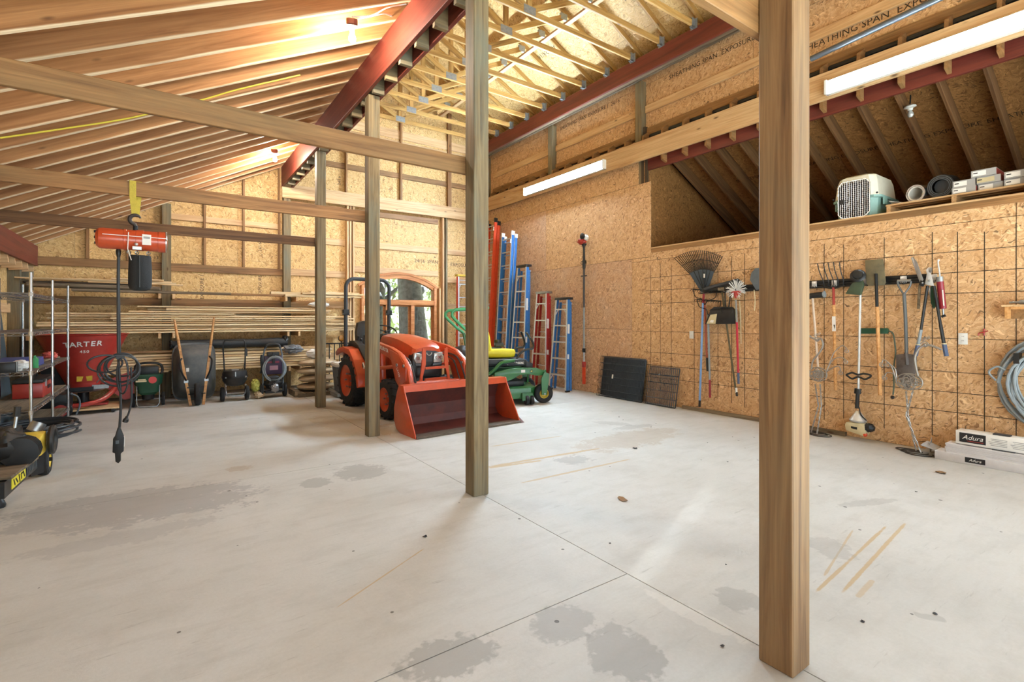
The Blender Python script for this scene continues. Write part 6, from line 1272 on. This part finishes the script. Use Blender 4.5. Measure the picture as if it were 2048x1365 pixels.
# ------------------------------------------------------------------ two wire birds
def curl(c, r0, a0, turns, u, v, n=18): return [V(c) + V(u) * (r0 * (1 - .75 * i / n)) * math.cos(a0 + turns * 2 * PI * i / n) + V(v) * (r0 * (1 - .75 * i / n)) * math.sin(a0 + turns * 2 * PI * i / n) for i in range(n + 1)]
def bird(lab, off, body, neck, beak, tails, legs, basec, rb):
    t = thing('metal_bird', lab, 'sculpture'); q = lambda p, d=0: rw(p[0], p[1], off + d)
    c = q(body); rx, rz = rb; m = MB(); Y, Z, X = V((0, 1, 0)), V((0, 0, 1)), V((1, 0, 0))
    for (a, bq) in ((1, 1), (.97, .45), (.5, .98)): m.tube([c + Y * rx * a * math.cos(k) + Z * rz * bq * math.sin(k) for k in [2 * PI * i / 24 for i in range(24)]], .006, 6, closed=True)
    for sg in (-1, 1):
        for j, (dy, dz, r) in enumerate(((-.5, .2, .42), (.1, .4, .40), (.5, .0, .42), (-.1, -.3, .45), (-.6, -.25, .3), (.55, -.45, .25), (.0, .05, .3))):
            m.tube(curl(c + Y * rx * dy * .9 + Z * rz * dz * .9 + X * sg * .035, rz * r * 1.25, j * 1.3, 1.35, Y, Z), .0045, 5)
    m.build('body', IRON, t, kind='stuff')
    MB().tube(smoothp([q(p) for p in neck]), .011, 8).build('neck', IRON, t); MB().tube(smoothp([q(p) for p in beak]), [.011] * (6 * (len(beak) - 1)) + [.004], 8).build('beak', IRON, t)
    hd = q(neck[-1]); MB().tube(curl(hd, .035, 0, 1.3, Y, Z), .006, 6).build('head_ring', IRON, t); MB().ball(hd, .016, 10, 8).build('eye', IRON, t)
    for k in range(3): MB().tube(curl(hd + Z * (.045 + .015 * k) - Y * .02 * (k - 1), .018, k, 1.2, Y, Z, 10), .0035, 5).build('crest', IRON, t)
    for tl in tails:
        P_ = [q(p) for p in tl]; MB().tube(smoothp(P_), .006, 6).build('tail_feather', IRON, t); MB().tube(curl(P_[-1] - Z * .025, .028, PI / 2, -1.4, Y, Z, 12), .005, 5).build('tail_curl', IRON, t)
    for sg, lg in zip((0, .05), legs):
        P_ = [q(p, sg) for p in lg]; lm = MB()
        for ph in (0, PI):
            pts = []
            for a, b in zip(P_, P_[1:]):
                for i in range(14):
                    k = i / 14; w = 10 * k * 2 + ph; pts.append(a.lerp(b, k) + V((.006 * math.cos(w), .006 * math.sin(w), 0)))
            lm.tube(pts + [P_[-1]], .005, 5)
        lm.build('leg', IRON, t)
    bc = at(basec[0], basec[1], 2, .006)
    for k in range(3):
        b_ = MB(); b_.tube([bc + V((.03 * (k - 1) + (.10 - .02 * k) * math.cos(a), .12 * math.sin(a) + .05 * (k - 1), .004 * k)) for a in [2 * PI * i / 20 for i in range(20)]], .006, 6, closed=True); b_.build('base_loop', RUSTIRON, t)
bird('metal wire bird sculpture beside the nearest post', .33, (1636, 749), [(1623, 738), (1626, 722), (1640, 704), (1646, 690), (1642, 678), (1634, 680)], [(1634, 680), (1624, 676), (1616, 670)],
     [[(1652, 745), (1658, 730), (1668, 706), (1684, 692), (1694, 698)], [(1652, 745), (1664, 722), (1680, 715), (1692, 720)], [(1652, 745), (1668, 735), (1678, 733), (1682, 742)]], [[(1630, 768), (1637, 812), (1622, 866)], [(1640, 768), (1643, 812), (1634, 868)]], (1634, 868), (.10, .085))
bird('metal wire bird sculpture in front of the grey spade', .44, (1818, 764), [(1836, 752), (1832, 735), (1830, 715), (1838, 698), (1850, 690)], [(1850, 690), (1864, 692), (1884, 700)],
     [[(1793, 760), (1786, 748), (1774, 746), (1770, 752)], [(1793, 762), (1782, 732), (1768, 720), (1764, 726)], [(1793, 756), (1790, 738), (1776, 726)]], [[(1812, 782), (1816, 830), (1832, 902)], [(1826, 782), (1812, 832), (1842, 906)]], (1828, 905), (.115, .085))

# ------------------------------------------------------------------ cartons on the floor, right edge
def carton(name, lab, x0, x1, y0, y1, z0, z1, mat, rz=0):
    t = thing(name, lab, 'carton', ((x0 + x1) / 2, (y0 + y1) / 2, z0), rz); a, b, hh = (x1 - x0) / 2, (y1 - y0) / 2, z1 - z0
    MB().bx(-a, a, -b, b, 0, hh).build('box', mat, t, bevel=.003); return t, a, b, hh
t, a, b, hh = carton('flooring_carton', 'lowest long pale carton on the floor by right wall', 6.47, 6.68, .45, 1.68, 0, .085, CARD, math.radians(1))
MB().bx(-a - .002, -a, .38 * b, .62 * b, .02, .07).build('label_patch', LABELK, t); text('letters', 'Adura', .036, (-a - .0025, .5 * b, .045), (0, -1, 0), (0, 0, 1), WHITEP, t, shear=.35)
MB().add([(-a, b, .085), (a, b, .085), (a * .9, b + .11, .13), (-a * .9, b + .12, .11), (-a, b, .089), (a, b, .089), (a * .9, b + .11, .134), (-a * .9, b + .12, .114)], [(0, 1, 2, 3), (7, 6, 5, 4), (0, 4, 5, 1), (1, 5, 6, 2), (2, 6, 7, 3), (3, 7, 4, 0)]).build('open_flap', CARDGREY, t)
t2 = thing('plank_stack', 'stack of pale vinyl planks on the lowest carton', 'planks', (6.60, .98, .086))
for k in range(5): MB().bx(-.10 + .003 * (k % 2), .10 + .003 * (k % 2), -.62, .62 + .004 * (k % 3), .017 * k, .017 * k + .0155).build('plank', CARD, t2, smooth=False)
MB().bx(-.085, -.06, .12, .28, .087, .092).build('dark_scrap', DKGREY, t2)
t, a, b, hh = carton('tile_carton', 'white carton with black script label on top of the planks', 6.53, 6.68, .95, 1.53, .178, .31, WHITEP, math.radians(-2))
MB().bx(-a - .002, -a, .22 * b, .90 * b, .022, .115).build('label_patch', LABELK, t); text('letters', 'Adura', .062, (-a - .003, .56 * b, .072), (0, -1, 0), (0, 0, 1), WHITEP, t, shear=.35); MB().bx(-a - .003, -a, .28 * b, .7 * b, .036, .041).build('red_line', RED, t)
for y0_, y1_ in ((-.30, .15), (-.85, -.38)):
    for z_ in (.09, .075, .06, .045, .03): MB().bx(-a - .0015, -a, y0_ * b, (y1_ - .05 * (z_ * 100 % 2)) * b, z_, z_ + .006).build('print_line', CARDGREY, t)
MB().bx(-.05, .02, -.1, .02, hh, hh + .012).build('loose_scrap', DKGREY, t)
t = thing('open_carton', 'grey cardboard flap standing open at the end of cartons', 'carton', (6.68, 1.80, 0)); MB().bar((-.10, -.05, .06), (.08, -.02, .10), .004, .12).build('flap', CARDGREY, t); MB().bx(-.1, .1, -.1, .03, 0, .03).build('tray', CARDGREY, t)

# ------------------------------------------------------------------ in the loft
kn = thing('pet_carrier', 'cream and pale teal plastic pet carrier in the loft', 'pet carrier', (7.28, 2.58, 2.66))
def ksec(x0, x1, w, z, r=.06): return [V((x0 + r, -w, z)), V((x1 - r, -w, z)), V((x1, -w + r, z)), V((x1, w - r, z)), V((x1 - r, w, z)), V((x0 + r, w, z)), V((x0, w - r, z)), V((x0, -w + r, z))]
MB().loft([ksec(-.30, .30, .205, 0), ksec(-.325, .32, .225, .23), ksec(-.325, .35, .26, .232), ksec(-.325, .35, .26, .26), ksec(-.325, .33, .24, .262)]).build('lower_shell', TEAL, kn, ang=30)
MB().loft([ksec(-.335, .33, .235, .262), ksec(-.32, .31, .215, .45), ksec(-.30, .29, .195, .52), ksec(-.25, .25, .155, .545)]).build('upper_shell', CREAM, kn, ang=30)
def oct_(w, z0, z1, r): return [(-w + r, z0), (w - r, z0), (w, z0 + r), (w, z1 - r), (w - r * .8, z1), (-w + r * .8, z1), (-w, z1 - r), (-w, z0 + r)]
MB().prism(oct_(.165, .02, .455, .05), .01, O=(-.335, 0, 0), X=(0, 1, 0)).build('doorway', LABELK, kn)
dr = MB(); pr = [V((-.355, y, z)) for y, z in oct_(.168, .015, .462, .05)]; dr.tube(pr, .006, 6, closed=True); dr = dr.build('door', CHROME, kn); m = MB()
for k in range(1, 14): y = -.168 + .336 * k / 14; m.tube([(-.357, y, .02), (-.357, y, .455)], .0024, 5)
for k in range(1, 19): z = .015 + .447 * k / 19; m.tube([(-.352, -.165, z), (-.352, .165, z)], .0024, 5)
m.build('grid', CHROME, dr, kind='stuff'); MB().bx(-.372, -.35, .10, .15, .2, .25).build('latch', BLACKM, dr)
for s in (-1, 1):
    MB().bx(-.20, -.1, s * .258 - .008, s * .258 + .008, .15, .24).build('clip', TEAL, kn)
    for x in (-.33, .3): MB().ball((x, s * .235, .275), .012, 8, 6).build('screw', BLACKM, kn)
pl_ = thing('pallet', 'pale wooden pallet in the loft carrying rolls and boxes', 'pallet', (7.36, 1.65, 2.66))
for y in (-.60, -.0, .59): MB().bx(-.38, .38, y - .02, y + .02, .0, .095).build('stringer', W_PALE, pl_, smooth=False)
for k in range(6): board('deck_board', (-.33 + .13 * k, -.62, .105), (-.33 + .13 * k, .62, .105), .10, .019, W_PALE, pl_)
t = thing('wire_roll', 'clear silvery roll lying on the pallet left end', 'roll', (7.10, 2.02, 2.775))
MB().lathe([(.085, 0), (.10, .0), (.10, .26), (.085, .26)], (0, 0, .10), (1, -.25, .06), 24, cap=False).build('roll', CHROME, t); MB().lathe([(.07, .01), (.083, .005), (.083, .25), (.07, .25)], (0, 0, .10), (1, -.25, .06), 20, cap=False).build('inner_wrap', WHITE, t); MB().add([(.05, .08, .01), (-.04, .24, .05), (.1, .24, .02), (.05, .08, .016), (-.04, .24, .056), (.1, .24, .026)], [(0, 1, 2), (5, 4, 3), (0, 3, 4, 1), (1, 4, 5, 2), (2, 5, 3, 0)]).build('loose_sheet', WHITE, t)
t = thing('black_roll', 'black roll of edging lying beside the silvery roll', 'roll', (7.08, 1.79, 2.775))
MB().lathe([(.075, 0), (.125, .0), (.13, .02), (.13, .16), (.075, .16)], (0, 0, .13), (1, -.12, .1), 28, cap=False).build('roll', BLACK, t)
for r_ in (.08, .095, .112): MB().lathe([(r_, -.003), (r_ + .004, -.003)], (0, 0, .13), (1, -.12, .1), 28, cap=False).build('turn_line', GREY, t)
MB().lathe([(.0, .05), (.075, .05)], (0, 0, .13), (1, -.12, .1), 20, cap=False).build('core', DKGREY, t)
kk = 0
for lab, y, zz, dx in (('grey carton at the lower left of the loft box pile', 1.58, 0, 0), ('grey carton at the upper left of the loft box pile', 1.575, 1, .01), ('grey carton at the bottom middle of the loft box pile', 1.375, 0, .03), ('tan labelled carton in the middle of the loft box pile', 1.39, 1, .01),
                       ('topmost carton of the loft box pile', 1.42, 2, -.01), ('grey carton at the lower right of the loft box pile', 1.17, 0, 0), ('grey carton at the upper right of the loft box pile', 1.165, 1, -.02)):
    z = 2.7755 + .073 * zz; t = thing('sample_box', lab, 'carton', (7.24 + dx, y, z), 0, 'cartons on the loft pallet')
    MB().bx(-.22, .22, -.097, .097, 0, .0715).build('box', CARDGREY, t, smooth=False); MB().bx(-.222, -.2195, -.02 if kk != 3 else -.05, .085, .012, .06).build('label_patch', WHITEP if kk != 3 else BEIGE, t, smooth=False)
    MB().bx(-.2235, -.2215, .045, .08, .036, .046).build('print', LABELK, t, smooth=False); MB().bx(-.21, .21, -.0985, -.0965, .005, .066).build('red_end', plain('box_red', 'a4483f', .6) if kk == 0 else bpy.data.materials['box_red'], t, smooth=False); kk += 1
d = FW + RT * ((1820 - 1024) / F_PX) + V((0, 0, (HZ - 212) / F_PX)); tt = (zf(0) - CAM_H) / (d.z + SL * d.x); lp = V((0, 0, CAM_H)) + d * tt
t = thing('lamp_holder', 'white porcelain lamp holder hanging from the loft roof', 'lamp', tuple(lp)); MB().lathe([(.02, .02), (.06, .0), (.065, -.02), (.03, -.03), (.028, -.055), (.005, -.056)], (0, 0, 0), (-.2, 0, 1), 18).build('holder', WHITE, t); MB().lathe([(.015, 0), (.03, -.03), (.032, -.055), (.02, -.08), (.003, -.085)], (.01, 0, -.055), (-.2, 0, 1), 14).build('bulb', LENS, t); MB().cyl((0, 0, .0), (.02, 0, .14), .008, 6).build('cable', BLACK, t)

# ------------------------------------------------------------------ stamps on the boarding, leaves on the floor
def stamp(s, size, O, ux, uy, par): text('stamp', s, size, O, ux, uy, INK, par, ext=.0004)
Yv, Zv = V((0, 1, 0)), V((0, 0, 1))
stamp('SHEATHING SPAN  EXPOSURE 1  24/16', .10, (6.9875, 7.3, 5.52), -Yv, Zv, wr); stamp('SHEATHING SPAN  EXPOSURE 1  24/16', .11, (6.9875, 4.4, 5.5), -Yv, Zv, wr); stamp('SHEATHING SPAN  EXPOSURE 1', .12, (6.9875, 2.35, 5.02), -Yv, Zv, wr)
for x, z, s in ((1.62, 2.15, 'EXPOSURE 1'), (1.62, 2.9, '24/16'), (.62, 2.05, 'EXPOSURE 1'), (2.72, 4.4, 'EXPOSURE 1'), (3.2, 4.5, '24/16'), (2.45, .8, 'EXPOSURE 1')): stamp(s, .085, (x, YB - .0015, z), Zv, V((-1, 0, 0)), wb)
stamp('24/16  SPAN', .12, (5.3, YB - .0015, 2.85), (1, 0, 0), Zv, wb); stamp('EXPOSURE', .12, (6.25, YB - .0015, 2.82), (1, 0, 0), Zv, wb)
for k, y in enumerate((3.0, 5.2, 7.4)): stamp('SPAN 24/16', .13, V((RX + 1.6, y, 6.06 + .5 * 1.0)) + V((.5, 0, 1)).normalized() * .022, Yv, V((1, 0, -.5)), c2)
for k, y in enumerate((1.1, 2.2, 3.3, 4.4)): stamp('SHEATHING EXPOSURE 1', .10, V((8.3, y, zf(8.3))) + n3 * .1825, -Yv, -dn, c3)
rn = random.Random(77)
def flake(name, lab, c, r, mat, cat, grp=None):
    pts = [(c.x + r * rn.uniform(.5, 1.1) * math.cos(a), c.y + r * rn.uniform(.5, 1.1) * math.sin(a), .004 + r * rn.uniform(.0, .35)) for a in [2 * PI * k / 8 for k in range(8)]]
    n = len(pts); o = MB(); o.add([(c.x, c.y, .003)] + pts + [(c.x, c.y, .0005)] + [(x, y, z - .002) for x, y, z in pts], [(0, 1 + i, 1 + (i + 1) % n) for i in range(n)] + [(n + 1, n + 2 + (i + 1) % n, n + 2 + i) for i in range(n)] + [(1 + i, n + 2 + i, n + 2 + (i + 1) % n, 1 + (i + 1) % n) for i in range(n)])
    tag(o.build(name, mat, smooth=False), lab, cat, grp)
flake('dry_leaf', 'curled dry leaf on the floor in front of the cartons', at(1882, 947, 2, 0), .05, LEAFB, 'leaf'); flake('dry_leaf', 'dry brown leaf on the floor right of the second post', at(1246, 1001, 2, 0), .045, LEAFB, 'leaf')
flake('bark_chip', 'dark chip on the floor beyond the second post at right', at(1270, 898, 2, 0), .03, BLACK, 'chip'); flake('wood_chip', 'small dark chip on the floor left of the nearest post', at(850, 1075, 2, 0), .018, LABELK, 'chip')
for i, (u, v) in enumerate(((1210, 823), (1238, 835), (1246, 841), (1312, 848), (1302, 855), (1415, 887), (1465, 875), (1452, 1131), (1455, 925), (1832, 985), (1725, 1245), (1220, 1088), (1445, 1294), (1870, 1230))):
    flake('debris', 'small dark speck of debris on the concrete floor', at(u, v, 2, 0), rn.uniform(.006, .012), LABELK, 'debris', 'specks of debris on the floor')

# ------------------------------------------------------------------ outside the window
def tree(lab, x, y, r, hgt, bend, seed):
    t = thing('tree', lab, 'tree', (x, y, -.13)); rn = random.Random(seed)
    MB().tube(smoothp([(0, 0, 0), (bend * .2, 0, hgt * .25), (bend * .5, 0, hgt * .55), (bend, .2, hgt)]), [r * (1.25 - .6 * i / 18) for i in range(19)], 14).build('trunk', BARK, t)
    for k in range(5):
        a = rn.uniform(0, 6); z = hgt * rn.uniform(.35, .8); MB().tube(smoothp([(bend * .4, 0, z), (bend * .4 + 1.1 * math.cos(a), .8 * abs(math.sin(a)), z + .8), (bend * .4 + 2.2 * math.cos(a), 1.5 * abs(math.sin(a)), z + 1.2)]), [r * .3 * (1 - .07 * i) for i in range(13)], 8).build('branch', BARK, t)
    m = MB()
    for k in range(500):
        c = V((max(-2.2, min(2.2, rn.gauss(0, 1.2))), .6 + abs(rn.gauss(0, .8)), hgt * .95 + rn.gauss(0, 1.2))); m.add([c + V((rn.gauss(0, .12), rn.gauss(0, .12), rn.gauss(0, .12))) for _ in range(3)], [(0, 1, 2)])
    m.build('foliage', LEAF, t, smooth=False, kind='stuff')
tree('big dark tree trunk outside right of the window centre', 6.45, 14.4, .40, 5.5, -.5, 1); tree('dark tree trunk outside left of the window centre', 5.35, 15.4, .30, 5.0, .5, 2)
hd = thing('hedge', 'pale green hedge outside beyond the trees', 'hedge', (7.5, 24, -.13)); rn = random.Random(8)
m = MB()
for k in range(4200):
    c = V((rn.uniform(-9, 9), rn.gauss(0, .5), rn.uniform(0, 5.5))); m.add([c + V((rn.gauss(0, .16), rn.gauss(0, .16), rn.gauss(0, .16))) for _ in range(3)], [(0, 1, 2)])
m.build('foliage', LEAF, hd, smooth=False, kind='stuff'); MB().bx(-9, 9, -.3, .3, 0, 2.0).build('core', LEAF, hd)
